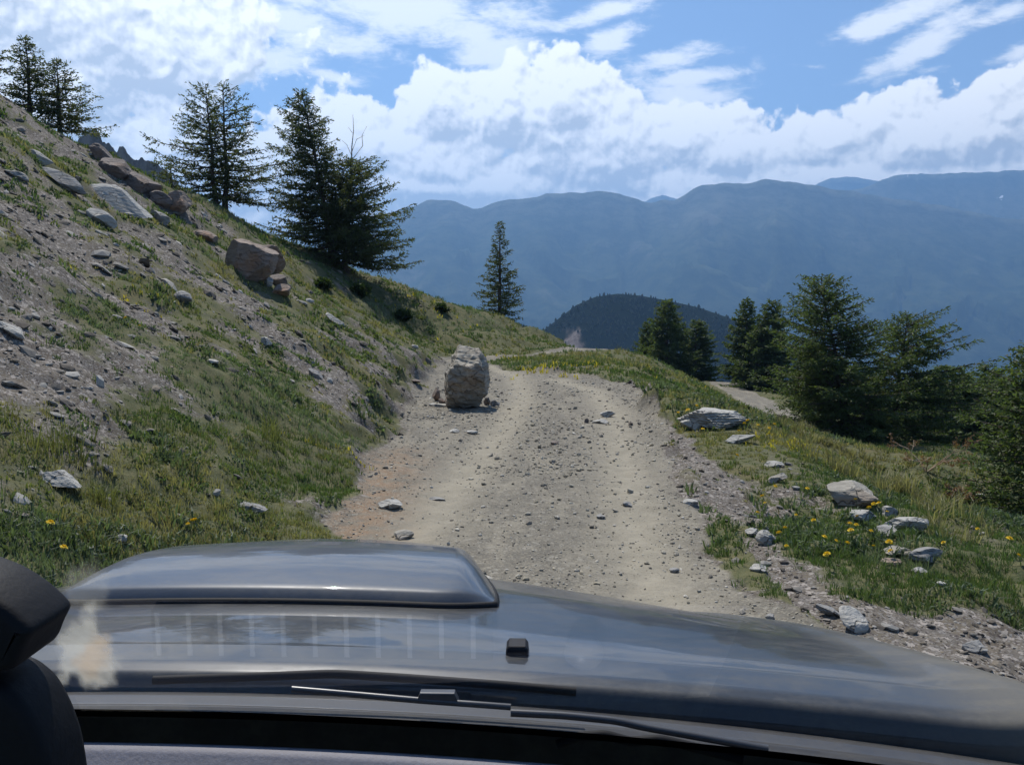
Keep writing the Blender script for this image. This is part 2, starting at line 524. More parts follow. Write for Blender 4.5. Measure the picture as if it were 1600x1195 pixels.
# ------------------------------------------------------------------ materials
def ground_material(name):
    m_, t, b = mat(name)
    co = t.node('ShaderNodeTexCoord').outputs['Object']
    veg, road, rut, red = t.attr('veg'), t.attr('road'), t.attr('rut'), t.attr('red')
    n_big = t.noise(co, 0.6, 5, 0.6)
    n_mid = t.noise(co, 5, 6, 0.65)
    n_fine = t.noise(co, 38, 5, 0.7)
    wn = t.node('ShaderNodeTexNoise'); t.put(wn.inputs['Vector'], co); wn.inputs['Scale'].default_value = 24
    chips = t.voro(co, 85, 'F1', 'Color')
    chip_v = t.node('ShaderNodeSeparateColor'); t.l.new(chips, chip_v.inputs[0])
    chip_b = t.voro(t.vm('ADD', co, t.vm('MULTIPLY', t.vm('SUBTRACT', wn.outputs['Color'], (.5, .5, .5)), (.06, .06, .06))), 30, 'F1', 'Color')
    chip_w = t.node('ShaderNodeSeparateColor'); t.l.new(chip_b, chip_w.inputs[0])
    # bare soil and schist chips
    soil = t.mix(t.step(n_big, .35, .65), (.100, .084, .067), (.148, .127, .096))
    soil = t.mix(t.step(n_mid, .4, .7), soil, (.128, .116, .104))
    soil = t.mix(t.step(chip_v.outputs[0], .55, .95), soil, (.215, .20, .182))
    soil = t.mix(t.step(chip_w.outputs[1], .8, .88), soil, (.30, .27, .24))
    soil = t.mix(t.step(chip_v.outputs[1], .8, .95), soil, (.07, .058, .055))
    turf = t.mix(t.step(n_mid, .35, .65), (.068, .078, .036), (.118, .116, .056))  # turf colour darkened to carry the shade between grass blades
    turf = t.mix(t.step(n_fine, .5, .75), turf, (.17, .15, .075))
    turf = t.mix(t.m('MULTIPLY', t.step(t.noise(co, 1.4, 4), .52, .7), .6), turf, (.15, .125, .06))
    vf = t.step(t.m('ADD', veg, t.m('MULTIPLY', t.m('SUBTRACT', n_mid, .5), .9)), .30, .62)
    side = t.mix(vf, soil, turf)
    # track
    dust = t.mix(t.step(n_mid, .35, .7), (.26, .235, .182), (.315, .285, .222))
    grav = t.mix(t.step(n_mid, .35, .65), (.128, .119, .100), (.175, .161, .132))
    trk = t.mix(t.m('MAXIMUM', t.m('MULTIPLY', rut, .95), t.m('MULTIPLY', t.step(t.noise(t.mapping(co, scale=(1.6, .35, 1)), 1.6, 5, .6), .45, .62), .5)), grav, dust)
    trk = t.mix(t.m('MULTIPLY', red, t.step(n_mid, .3, .6)), trk, (.225, .155, .10))
    fl = t.m('SUBTRACT', 1.0, t.m('MULTIPLY', rut, .7))
    trk = t.mix(t.m('MULTIPLY', t.step(chip_v.outputs[0], .62, .95), t.m('MULTIPLY', fl, .6)), trk, (.30, .27, .21))
    trk = t.mix(t.m('MULTIPLY', t.step(chip_w.outputs[0], .90, .94), t.m('MULTIPLY', fl, .5)), trk, (.31, .29, .245))
    trk = t.mix(t.m('MULTIPLY', t.step(chip_v.outputs[1], .78, .95), t.m('MULTIPLY', fl, .6)), trk, (.11, .095, .075))
    colr = t.mix(t.step(t.m('ADD', road, t.m('MULTIPLY', t.m('SUBTRACT', n_mid, .5), .8)), .35, .65), side, trk)
    t.l.new(colr, b.inputs['Base Color'])
    b.inputs['Roughness'].default_value = 0.95
    b.inputs['Specular IOR Level'].default_value = 0.15
    h = t.m('ADD', t.m('MULTIPLY', n_fine, .5), t.m('ADD', t.m('MULTIPLY', chip_v.outputs[0], .35), t.m('MULTIPLY', chip_w.outputs[0], .5)))
    nb = t.bump(h, 0.6, 0.03)
    t.l.new(nb, b.inputs['Normal'])
    return m_


M_ground = ground_material('hillside_ground')


def leaf_material(name, base, var=.35, trans=0.35, attr=False):
    m_, t, b = mat(name)
    geo = t.node('ShaderNodeNewGeometry')
    co = t.node('ShaderNodeTexCoord').outputs['Object']
    if attr:
        c = t.attr('col', 'Color')
    else:
        r = geo.outputs['Random Per Island']
        lo = tuple(x * (1 - var) for x in base)
        hi = tuple(x * (1 + var) for x in base)
        c = t.mix(r, lo, hi)
        c = t.mix(t.m('MULTIPLY', t.step(t.noise(co, 1.1, 3), .5, .7), .45), c, (base[0] * 1.35, base[1] * 1.1, base[2] * .8))
    t.l.new(c, b.inputs['Base Color'])
    b.inputs['Roughness'].default_value = 0.6
    b.inputs['Specular IOR Level'].default_value = 0.25
    tr = t.node('ShaderNodeBsdfTranslucent')
    t.l.new(t.mix(1.0, c, (1.15, 1.25, .55), 'MULTIPLY'), tr.inputs[0])
    mx = t.node('ShaderNodeMixShader')
    mx.inputs[0].default_value = trans
    t.l.new(b.outputs[0], mx.inputs[1]); t.l.new(tr.outputs[0], mx.inputs[2])
    t.l.new(mx.outputs[0], t.n['Material Output'].inputs[0])
    return m_


M_grass = leaf_material('grass_blades', (0, 0, 0), attr=True, trans=.4)
M_needle = leaf_material('larch_needles', (.080, .096, .044), trans=.42)
M_needle_r = leaf_material('larch_needles_green', (.082, .112, .048), trans=.45)
M_shrub = leaf_material('juniper_needles', (.04, .062, .022))
M_dry = leaf_material('dry_needles', (.20, .115, .07))


def bark_material(name, a, c):
    m_, t, b = mat(name)
    co = t.node('ShaderNodeTexCoord').outputs['Object']
    n = t.noise(t.mapping(co, scale=(9, 9, 2)), 1.5, 6, .65)
    t.l.new(t.mix(t.step(n, .3, .7), a, c), b.inputs['Base Color'])
    b.inputs['Roughness'].default_value = .95
    b.inputs['Specular IOR Level'].default_value = .1
    t.l.new(t.bump(n, .8, .03), b.inputs['Normal'])
    return m_


M_bark = bark_material('larch_bark', (.045, .034, .028), (.13, .105, .09))
M_dead = bark_material('dead_wood', (.16, .135, .115), (.30, .26, .22))
M_deadred = bark_material('dry_branch_wood', (.30, .20, .13), (.42, .33, .24))


def rock_material(name, cols, strata=6.0, tilt=(.5, .2, 0), rust=.4):
    m_, t, b = mat(name)
    co = t.node('ShaderNodeTexCoord').outputs['Object']
    q = t.mapping(co, rot=tilt, scale=(1, 1, strata))
    n = t.noise(q, 3.0, 7, .62, .4)
    n2 = t.noise(co, 6.5, 6, .7)
    n3 = t.noise(co, 1.4, 4, .5)
    c = t.mix(t.step(n, .3, .7), cols[0], cols[1])
    c = t.mix(t.m('MULTIPLY', t.step(n3, .5, .66), rust), c, cols[2])
    c = t.mix(t.m('MULTIPLY', t.step(n2, .56, .72), .6), c, tuple(x * 1.35 for x in cols[1]))
    c = t.mix(t.m('MULTIPLY', t.step(t.voro(co, 9, 'F1'), .12, .05), .7), c, (.33, .34, .27))
    wv = t.node('ShaderNodeTexNoise'); t.put(wv.inputs['Vector'], co); wv.inputs['Scale'].default_value = 2.2; wv.inputs['Detail'].default_value = 5
    qc = t.vm('ADD', co, t.vm('MULTIPLY', t.vm('SUBTRACT', wv.outputs['Color'], (.5, .5, .5)), (.9, .9, .5)))
    crack = t.step(t.voro(t.mapping(qc, rot=tilt, scale=(1, .6, strata * .7)), 2.4, 'DISTANCE_TO_EDGE'), .03, .0)
    crack = t.m('MULTIPLY', crack, t.step(n3, .42, .6))
    c = t.mix(t.m('MULTIPLY', crack, .6), c, tuple(x * .35 for x in cols[0]))
    t.l.new(c, b.inputs['Base Color'])
    b.inputs['Roughness'].default_value = .88
    b.inputs['Specular IOR Level'].default_value = .25
    h = t.m('SUBTRACT', t.m('ADD', t.m('MULTIPLY', n, .9), t.m('MULTIPLY', n2, .5)), t.m('MULTIPLY', crack, .6))
    t.l.new(t.bump(h, .9, .05), b.inputs['Normal'])
    return m_


M_schist = rock_material('schist_rock', ((.22, .205, .175), (.34, .32, .275), (.27, .18, .11)))
M_pale = rock_material('pale_slab_rock', ((.31, .30, .275), (.42, .41, .375), (.30, .27, .20)), rust=.25)
M_brown = rock_material('brown_rock', ((.20, .155, .125), (.29, .235, .195), (.30, .16, .085)), rust=.6)
M_grey = rock_material('grey_rock', ((.20, .195, .185), (.31, .305, .29), (.22, .18, .14)), rust=.3)
M_dark = rock_material('dark_outcrop_rock', ((.12, .10, .09), (.21, .18, .16), (.22, .14, .09)), rust=.4)


def stone_attr_material():
    m_, t, b = mat('loose_stone')
    co = t.node('ShaderNodeTexCoord').outputs['Object']
    c = t.attr('col', 'Color')
    c = t.mix(t.step(t.noise(co, 60, 4, .6), .35, .75), t.mix(1, c, (.78, .78, .78), 'MULTIPLY'), c)
    t.l.new(c, b.inputs['Base Color'])
    b.inputs['Roughness'].default_value = .9
    b.inputs['Specular IOR Level'].default_value = .2
    return m_


M_stone = stone_attr_material()

# ------------------------------------------------------------------ ground sheet (polar grid, dense close to the track, reaching the valley floor)
NA, NR = 820, 640
azs = np.concatenate([np.linspace(-78, -33, 110, endpoint=False), np.linspace(-33, 33, NA - 220, endpoint=False), np.linspace(33, 78, 110)])
rs = np.concatenate([np.geomspace(1.4, 95, NR - 60), np.geomspace(97, 250, 36), np.geomspace(270, 5200, 24)])
AZ, RR = np.meshgrid(np.radians(azs), rs)
GX, GY = (np.sin(AZ) * RR).ravel(), (np.cos(AZ) * RR).ravel()
rr = RR.ravel()
nx, ny = GX * np.minimum(1, 250 / rr), GY * np.minimum(1, 250 / rr)
FL = fields(nx, ny)
GZ = height(nx, ny, FL)
fall = np.clip((rr - 250) / 2600, 0, 1)
GZ = GZ + (-900 - GZ) * fall ** .7
VEG = veg_field(nx, ny, FL)
RED = np.exp(-((FL[3] + .25) / .35) ** 2) * sstep(11.5 - GY, 0, 2) * (GY > 3)
idx = np.arange(len(rs) * len(azs)).reshape(len(rs), len(azs))
quads = np.stack([idx[:-1, :-1], idx[:-1, 1:], idx[1:, 1:], idx[1:, :-1]], -1).reshape(-1, 4)
trk_m = np.maximum(FL[0], FL[1])
is_track = (trk_m[quads].mean(1) > 0.5) & (rr[quads].mean(1) < 120)
GV = np.stack([GX, GY, GZ], 1)


def sub_sheet(name, sel):
    q = quads[sel]
    used = np.unique(q)
    remap = np.full(len(GV), -1); remap[used] = np.arange(len(used))
    return tag(mesh_obj(name, GV[used], remap[q], M_ground, smooth=True,
                        attrs={'veg': VEG[used], 'road': trk_m[used], 'rut': FL[2][used], 'red': RED[used]}), kind='structure')


sub_sheet('hillside', ~is_track)
sub_sheet('gravel_track', is_track)

# valley floor out to the horizon
_m, _t, _b = mat('valley_floor')
_b.inputs['Base Color'].default_value = (.05, .07, .035, 1)
_co = _t.node('ShaderNodeTexCoord').outputs['Object']
_t.l.new(_t.mix(_t.step(_t.noise(_co, .004, 5), .4, .6), (.03, .05, .025), (.09, .10, .045)), _b.inputs['Base Color'])
tag(mesh_obj('valley_floor', [(-8900, -3900, -902), (8900, -3900, -902), (8900, 9700, -902), (-8900, 9700, -902)], [(0, 1, 2, 3)], _m), kind='structure')


# ------------------------------------------------------------------ mountains
def mountain_material(name):
    m_, t, b = mat(name)
    co = t.node('ShaderNodeTexCoord').outputs['Object']
    n = t.noise(co, .0016, 6, .6)
    n2 = t.noise(co, .012, 6, .72)
    zz = t.node('ShaderNodeSeparateXYZ'); t.l.new(co, zz.inputs[0])
    c = t.mix(t.step(n2, .4, .62), (.018, .03, .016), (.05, .062, .03))
    high = t.step(t.m('ADD', zz.outputs[2], t.m('MULTIPLY', t.m('SUBTRACT', n, .5), 700)), 250, 600)
    c = t.mix(t.m('MULTIPLY', high, .5), c, t.mix(t.step(n2, .4, .6), (.085, .085, .06), (.15, .14, .115)))
    c = t.mix(t.m('MULTIPLY', t.step(t.m('MULTIPLY', n, t.noise(co, .0042, 5, .7)), .325, .39), .28), c, (.18, .17, .14))
    snow = t.m('MULTIPLY', t.step(t.noise(t.mapping(co, scale=(1, 1, .5)), .006, 4, .6), .70, .72), t.step(zz.outputs[2], 480, 560))
    c = t.mix(snow, c, (.8, .82, .85))
    t.l.new(c, b.inputs['Base Color'])
    b.inputs['Roughness'].default_value = 1
    b.inputs['Specular IOR Level'].default_value = .05
    t.l.new(t.bump(n2, .35, 30), b.inputs['Normal'])
    return m_


M_mtn = mountain_material('forested_mountain')


def ridge(name, pts, dist, depth, seed, rough=1.0):
    """a mountain with the given skyline at the distance dist, its face falling to the valley floor"""
    px = np.linspace(pts[0][0], pts[-1][0], 420)
    py = np.interp(px, [p[0] for p in pts], [p[1] for p in pts])
    py = py + fbm(px / 26, px * 0 + seed, seed, 4) * 5 * rough
    crest = np.array([at(a, b_, dist) for a, b_ in zip(px, py)])
    ts = np.concatenate([[-.5, -.25, -.1], np.linspace(0, 1, 70)])
    v = []
    for t in ts:
        k = max(t, 0)
        x = crest[:, 0] * (1 - k * depth / dist)
        y = np.full(len(px), dist - t * depth)
        z = crest[:, 2] + (-905 - crest[:, 2]) * (k ** .85 if t >= 0 else -t * .8)
        g = 1 - np.abs(2 * fbm(x / 520 + 7, y / 1500 + z / 2500, seed + 9, 4) % 1.0)
        z = z + (fbm(x / 420, y / 900, seed + 4, 5) * 230 + (g - .5) * 80) * np.sin(np.clip(k, 0, 1) * math.pi) ** .8
        v.append(np.stack([x, y, z], 1))
    v = np.concatenate(v)
    n, m_ = len(px), len(ts)
    i = np.arange(n * m_).reshape(m_, n)
    q = np.stack([i[:-1, :-1], i[1:, :-1], i[1:, 1:], i[:-1, 1:]], -1).reshape(-1, 4)
    return tag(mesh_obj(name, v, q, M_mtn, smooth=True), kind='structure')


ridge('mountain', [(-500, 420), (150, 430), (430, 395), (560, 352), (630, 326), (668, 314), (700, 314), (738, 326), (800, 312), (850, 304), (890, 298), (960, 302), (1015, 316), (1050, 315), (1090, 292), (1135, 284), (1165, 284), (1205, 279),
                   (1270, 289), (1340, 300), (1420, 312), (1500, 328), (1600, 345), (2000, 420), (2500, 500)], 5000, 2900, 3)
ridge('far_mountain', [(900, 330), (1100, 330), (1300, 306), (1345, 297), (1380, 281), (1420, 271), (1480, 270), (1540, 268), (1600, 265), (1900, 250), (2400, 260)], 6300, 3000, 8)
ridge('distant_peak', [(950, 330), (1005, 318), (1015, 312), (1035, 306), (1060, 312), (1100, 330), (1250, 300), (1300, 278), (1335, 276), (1400, 290), (1500, 330)], 7800, 2500, 14, .6)

# wooded knoll in the middle distance
KN = [(800, 570), (840, 520), (870, 497), (900, 474), (930, 461), (965, 456), (1000, 459), (1040, 466), (1090, 477), (1140, 494), (1190, 516), (1300, 560), (1450, 640)]
KD = 950.0
kpx = np.linspace(800, 1450, 170)
kpy = np.interp(kpx, [p[0] for p in KN], [p[1] for p in KN])
kc = np.array([at(a, b_ + 3, KD) for a, b_ in zip(kpx, kpy)])
kv = []
kts = np.concatenate([[-.6, -.3, -.1], np.linspace(0, 1, 50)])
for t in kts:
    k = max(t, 0)
    y = np.full(len(kpx), KD - t * 320)
    x = kc[:, 0] * (1 - .1 * k)
    z = kc[:, 2] - (k ** 1.15) * 330 + (t * 150 if t < 0 else 0) + fbm(x / 40, y / 60, 77, 4) * 22 * min(1, 3 * k)
    kv.append(np.stack([x, y, z], 1))
kv = np.array(kv)
ki = np.arange(kv.shape[0] * kv.shape[1]).reshape(kv.shape[:2])
_m, _t, _b = mat('wooded_knoll_ground')
_co = _t.node('ShaderNodeTexCoord').outputs['Object']
_rk = _t.attr('cliff')
_n = _t.noise(_t.mapping(_co, scale=(1, 1, .5)), .06, 6, .7)
_t.l.new(_t.mix(_t.step(_t.m('ADD', _rk, _t.m('SUBTRACT', _n, .5)), .35, .7), (.011, .015, .008), _t.mix(_t.step(_n, .4, .62), (.12, .095, .08), (.27, .22, .19))), _b.inputs['Base Color'])
_b.inputs['Roughness'].default_value = 1
_b.inputs['Specular IOR Level'].default_value = 0
cliff = np.exp(-(((np.tile(kpx, len(kts)) - 885) / 34) ** 2 + ((np.repeat(kts, len(kpx)) - .22) / .16) ** 2)) + .8 * np.exp(-(((np.tile(kpx, len(kts)) - 975) / 26) ** 2 + ((np.repeat(kts, len(kpx)) - .30) / .1) ** 2))
tag(mesh_obj('wooded_hill', kv.reshape(-1, 3), np.stack([ki[:-1, :-1], ki[1:, :-1], ki[1:, 1:], ki[:-1, 1:]], -1).reshape(-1, 4), _m, smooth=True, attrs={'cliff': cliff}), kind='structure')
rng = np.random.default_rng(5)
fv, ff = [], []
cl2 = cliff.reshape(kv.shape[:2])
nb = 0
for _ in range(9000):
    a, b_ = rng.uniform(0, kv.shape[0] - 1.01), rng.uniform(0, kv.shape[1] - 1.01)
    if a < 1.5 and rng.random() < .3:
        continue
    i, j = int(a), int(b_)
    if cl2[i, j] > rng.uniform(.25, .6):
        continue
    p = kv[i, j] + (kv[i + 1, j] - kv[i, j]) * (a - i) + (kv[i, j + 1] - kv[i, j]) * (b_ - j)
    h = rng.uniform(2.0, 4.2); r = h * rng.uniform(.3, .5)
    n = 6
    ang = np.arange(n) * 2 * math.pi / n + rng.uniform(0, 6)
    v0 = len(fv)
    for kk, (zz, sc) in enumerate(((0, 1), (.42, .72), (.72, .45))):
        jit = rng.uniform(.7, 1.25, n)
        for q in range(n):
            fv.append(p + np.array([math.cos(ang[q]) * r * sc * jit[q], math.sin(ang[q]) * r * sc * jit[q], h * zz]))
    fv.append(p + np.array([rng.uniform(-.2, .2), 0, h]))
    for kk in range(2):
        for q in range(n):
            a0, a1 = v0 + kk * n + q, v0 + kk * n + (q + 1) % n
            ff.append((a0, a1, a1 + n)); ff.append((a0, a1 + n, a0 + n))
    for q in range(n):
        ff.append((v0 + 2 * n + q, v0 + 2 * n + (q + 1) % n, v0 + 3 * n))
tag(mesh_obj('forest', np.array(fv), np.array(ff), leaf_material('far_conifers', (.018, .026, .012), trans=.1)), kind='stuff',
    label='dark conifer forest covering the wooded knoll', cat='forest')

# jagged crags beyond the hill crest
CR = [(95, 250), (128, 212), (140, 203), (150, 200), (155, 206), (160, 222), (168, 224), (176, 229), (183, 240), (187, 230), (192, 227), (199, 240), (208, 248), (217, 250), (222, 245), (228, 254), (236, 253), (246, 256), (256, 264), (268, 276), (290, 300), (330, 345), (380, 400)]
cpx = np.linspace(95, 380, 150)
cpy = np.interp(cpx, [p[0] for p in CR], [p[1] for p in CR]) + fbm(cpx / 5, cpx * 0, 3, 3) * 5
CD = 210.0
cc = np.array([at(a, b_, CD) for a, b_ in zip(cpx, cpy)])
cv = []
cts = np.array([-1, -.6, -.25, 0, .08, .2, .4, .7, 1.0])
for t in cts:
    y = CD - t * 26
    base = 10 + (cc[:, 2].min() - 18 - 10)
    z = cc[:, 2] + (base - cc[:, 2]) * abs(t) ** .75
    off = fbm(cc[:, 0] / 4, cc[:, 0] * 0 + t * 2.3, 19, 4) * 7 * abs(t)
    cv.append(np.stack([cc[:, 0] + off * .4, np.full(len(cpx), y) + off, z], 1))
cv = np.array(cv); ci = np.arange(cv.shape[0] * cv.shape[1]).reshape(cv.shape[:2])
_mc, _tc, _bc = mat('crag_rock')
_co = _tc.node('ShaderNodeTexCoord').outputs['Object']
_n = _tc.noise(_tc.mapping(_co, scale=(1, 1, .35)), .35, 7, .65)
_tc.l.new(_tc.mix(_tc.step(_n, .35, .65), (.13, .115, .11), (.26, .235, .22)), _bc.inputs['Base Color'])
_tc.l.new(_tc.bump(_n, .8, 1.2), _bc.inputs['Normal'])
_bc.inputs['Roughness'].default_value = 1
tag(mesh_obj('crag_ridge', cv.reshape(-1, 3), np.stack([ci[:-1, :-1], ci[1:, :-1], ci[1:, 1:], ci[:-1, 1:]], -1).reshape(-1, 4), _mc), kind='structure')

# ------------------------------------------------------------------ haze in the valley air
hz_x, hz_y0, hz_y1, hz_z0, hz_z1 = 9000, -4000, 9800, -960, 1230
hv = [(x, y, z) for z in (hz_z0, hz_z1) for y in (hz_y0, hz_y1) for x in (-hz_x, hz_x)]
_mh = bpy.data.materials.new('haze'); _mh.use_nodes = True
_th = NT(_mh.node_tree)
_th.n.remove(_th.n['Principled BSDF'])
pv = _th.node('ShaderNodeVolumePrincipled')
pv.inputs['Color'].default_value = (.27, .54, 1.0, 1)
pv.inputs['Density'].default_value = 1.65e-4
pv.inputs['Anisotropy'].default_value = 0.35
_th.l.new(pv.outputs[0], _th.n['Material Output'].inputs['Volume'])
hz = mesh_obj('haze', hv, [(0, 2, 3, 1), (4, 5, 7, 6), (0, 1, 5, 4), (2, 6, 7, 3), (0, 4, 6, 2), (1, 3, 7, 5)], _mh)
tag(hz, kind='stuff', label='pale blue summer haze filling the valley air', cat='haze')


# ------------------------------------------------------------------ trees
class Tubes:
    def __init__(self):
        self.v, self.f, self.n = [], [], 0

    def tube(self, pts, radii, k=5):
        pts = np.asarray(pts, float)
        d = np.gradient(pts, axis=0)
        d /= np.linalg.norm(d, axis=1)[:, None] + 1e-9
        ref = np.where(np.abs(d[:, 2:3]) > .9, np.array([[1., 0, 0]]), np.array([[0, 0, 1.]]))
        a = np.cross(d, ref); a /= np.linalg.norm(a, axis=1)[:, None] + 1e-9
        b = np.cross(d, a)
        an = np.arange(k) * 2 * math.pi / k
        ring = pts[:, None] + np.asarray(radii)[:, None, None] * (np.cos(an)[None, :, None] * a[:, None] + np.sin(an)[None, :, None] * b[:, None])
        m_ = len(pts)
        i = np.arange(m_ * k).reshape(m_, k) + self.n
        j = np.roll(i, -1, axis=1)
        self.f.append(np.stack([i[:-1], i[1:], j[1:], j[:-1]], -1).reshape(-1, 4))
        self.v.append(ring.reshape(-1, 3)); self.n += m_ * k

    def get(self):
        return np.concatenate(self.v), np.concatenate(self.f)


def needles(p, d, rng, length, width):
    """triangles at points p along directions d"""
    n = len(p)
    a = d * .75 + rng.normal(0, .45, (n, 3)); a /= np.linalg.norm(a, axis=1)[:, None] + 1e-9
    s = np.cross(a, rng.normal(0, 1, (n, 3))); s /= np.linalg.norm(s, axis=1)[:, None] + 1e-9
    l = length * rng.uniform(.6, 1.3, (n, 1)); wd = width * rng.uniform(.7, 1.3, (n, 1))
    v = np.stack([p - s * wd * .6, p + s * wd, p + a * l + s * wd * .2, p + a * l * .5 - s * wd * 1.2], 1)
    f = np.arange(n * 4).reshape(n, 4)
    return v.reshape(-1, 3), f


def larch_data(H, R, seed, dens=1.0, low=.10, nl=.115, nw=.019, outline=None, lean=(0, 0), bias=(0, 0), fork=None, droop=1.0, whorl=1.0):
    """trunk with limbs (tubes) and needle clumps. outline(f): relative branch length at relative height f; bias: longer branches on one side"""
    rng = np.random.default_rng(seed)
    outline = outline or (lambda f: (1 - f) ** .8 * min(1, .55 + 2.2 * f))
    tb = Tubes(); P, D = [], []
    hs = np.linspace(-.4, 1.0, 14)
    wob = np.cumsum(rng.normal(0, .010 * H, (14, 2)), 0); wob -= wob[3]; wob *= .5
    tz = np.where(hs < 0, hs, hs * H)
    tp = np.stack([wob[:, 0] + lean[0] * np.clip(hs, 0, 1), wob[:, 1] + lean[1] * np.clip(hs, 0, 1), tz], 1)
    r0 = .014 * H + .045
    tr = r0 * (1 - np.clip(hs, 0, 1) * .96) * (1 + .5 * np.exp(-np.clip(hs, 0, 1) * 22))
    tb.tube(tp, tr, 8)

    def tpos(f):
        return np.array([np.interp(f, hs, tp[:, i]) for i in range(3)])

    nb = int(H * 17 * dens * whorl)
    for i in range(nb):
        f = low + (0.985 - low) * ((i + rng.uniform(0, 1)) / nb)
        az_ = i * 2.39996 + rng.normal(0, .5)
        L = 1.42 * R * outline(f) * rng.uniform(.55, 1.1)
        L *= 1 + bias[0] * math.cos(az_) + bias[1] * math.sin(az_)
        L = max(L, .12)
        n = max(4, int(L / .22) + 2)
        t = np.linspace(0, 1, n)
        rise = (-.34 * droop * (1 - f) + .62 * f ** 1.5)
        zo = L * (rise * t + (.30 * (1 - f) * droop) * t ** 2.2) + rng.normal(0, .02, n).cumsum() * L * .5
        bend = rng.normal(0, .25)
        ang = az_ + bend * t
        base = tpos(f)
        br = np.stack([base[0] + np.cos(ang) * L * t, base[1] + np.sin(ang) * L * t, base[2] + zo], 1)
        tb.tube(br, np.linspace(max(.008, .011 * L + .006), .004, n), 4)
        # twigs along the branch
        m_ = max(3, int(L / (.085 / dens ** .5)))
        tt = rng.uniform(.12, 1.0, m_)
        for k in range(m_):
            q = np.array([np.interp(tt[k], t, br[:, j]) for j in range(3)])
            a2 = ang[min(n - 1, int(tt[k] * (n - 1)))]
            side = rng.choice([-1, 1]) * rng.uniform(.5, 1.25)
            tl = (.10 + .30 * L * (1.05 - tt[k])) * rng.uniform(.5, 1.1)
            tl = min(tl, .85)
            dv = np.array([math.cos(a2 + side), math.sin(a2 + side), rng.uniform(-.35, .12)])
            c_ = max(2, int(tl / .050))
            s_ = np.linspace(.1, 1, c_)[:, None]
            P.append(q + dv * tl * s_ + np.array([0, 0, -.12]) * tl * s_ ** 2 + rng.normal(0, .018, (c_, 3)))
            D.append(np.repeat(dv[None], c_, 0))
        c_ = max(3, int(L / .05))
        s_ = rng.uniform(.2, 1.0, c_)
        P.append(np.stack([np.interp(s_, t, br[:, j]) for j in range(3)], 1) + rng.normal(0, .02, (c_, 3)))
        D.append(np.repeat(np.array([[math.cos(az_), math.sin(az_), .25]]), c_, 0))
    P, D = np.concatenate(P), np.concatenate(D)
    nv, nf = needles(P, D, rng, nl, nw)
    tv, tf = tb.get()
    return tv, tf, nv, nf, tpos


def tree(name, label, base, data, needle, group=None, cat='tree', rz=0, bark=None):
    e = empty(name, base, rz)
    tag(e, label, cat, group)
    mesh_obj('trunk', data[0], data[1], bark or M_bark, e, smooth=True)
    mesh_obj('crown', data[2], data[3], needle, e)
    return e


def copy_tree(src, base, rz, sc, label, group=None):
    e = src.copy(); COL.objects.link(e)
    e.location = [float(v) for v in base]; e.rotation_euler = (0, 0, rz); e.scale = (sc[0], sc[0], sc[1])
    tag(e, label, None, group)
    for ch in list(src.children):
        c = ch.copy(); COL.objects.link(c); c.parent = e
    return e


def tree_at(px, py_base, py_top, Y=None):
    """base point and height for a tree: base at the pixel on the ground (or at distance Y), its top at py_top"""
    if Y is None:
        b_ = ground_at(px, py_base)
    else:
        p = at(px, py_base, Y)
        b_ = np.array([p[0], p[1], gz(p[0], p[1])])
    top = at(px, py_top, b_[1])
    return b_, top[2] - b_[2]


GT = 'larches along the hill crest'
# pair on the crest, further left
b_, H = tree_at(45, 160, 58, 27.5)
tree('larch_tree', 'upper of the small larches at the top of the slope, tall pointed crown', b_, larch_data(H, 1.05, 11, 2.2, nl=.10, nw=.017), M_needle, GT)
b_, H = tree_at(93, 195, 92, 28)
tree('larch_tree', 'small larch with drooping branch trailing down the crest towards the crags', b_, larch_data(H, 1.15, 12, 2.2, bias=(.35, 0), nl=.10, nw=.017), M_needle, GT)
b_, H = tree_at(-14, 150, 70, 26.5)
tree('larch_tree', 'larch cut off by the picture edge at the top of the slope', b_, larch_data(H, .8, 13, .9), M_needle, GT)
# twin trunks
sparse = lambda f: (1 - f) ** .75 * min(1, .75 + 1.2 * f)
b_, H = tree_at(338, 322, 130, 33)
tree('larch_tree', 'open larch with slanting trunk, the uphill one of the twin larches', b_, larch_data(H, 2.05, 21, 1.05, low=.12, outline=sparse, lean=(-.35, 0), bias=(-.35, 0)), M_needle, GT)
b_, H = tree_at(352, 330, 128, 33.4)
tree('larch_tree', 'open larch with straight trunk, the downhill one of the twin larches', b_, larch_data(H, 2.05, 22, 1.05, low=.12, outline=sparse, bias=(.35, 0)), M_needle, GT)
b_, H = tree_at(268, 300, 258, 33)
tree('larch_sapling', 'little larch peeping over the crest beside the twin larches', b_, larch_data(H + .3, .5, 23, 1.1, low=.05), M_needle, GT)
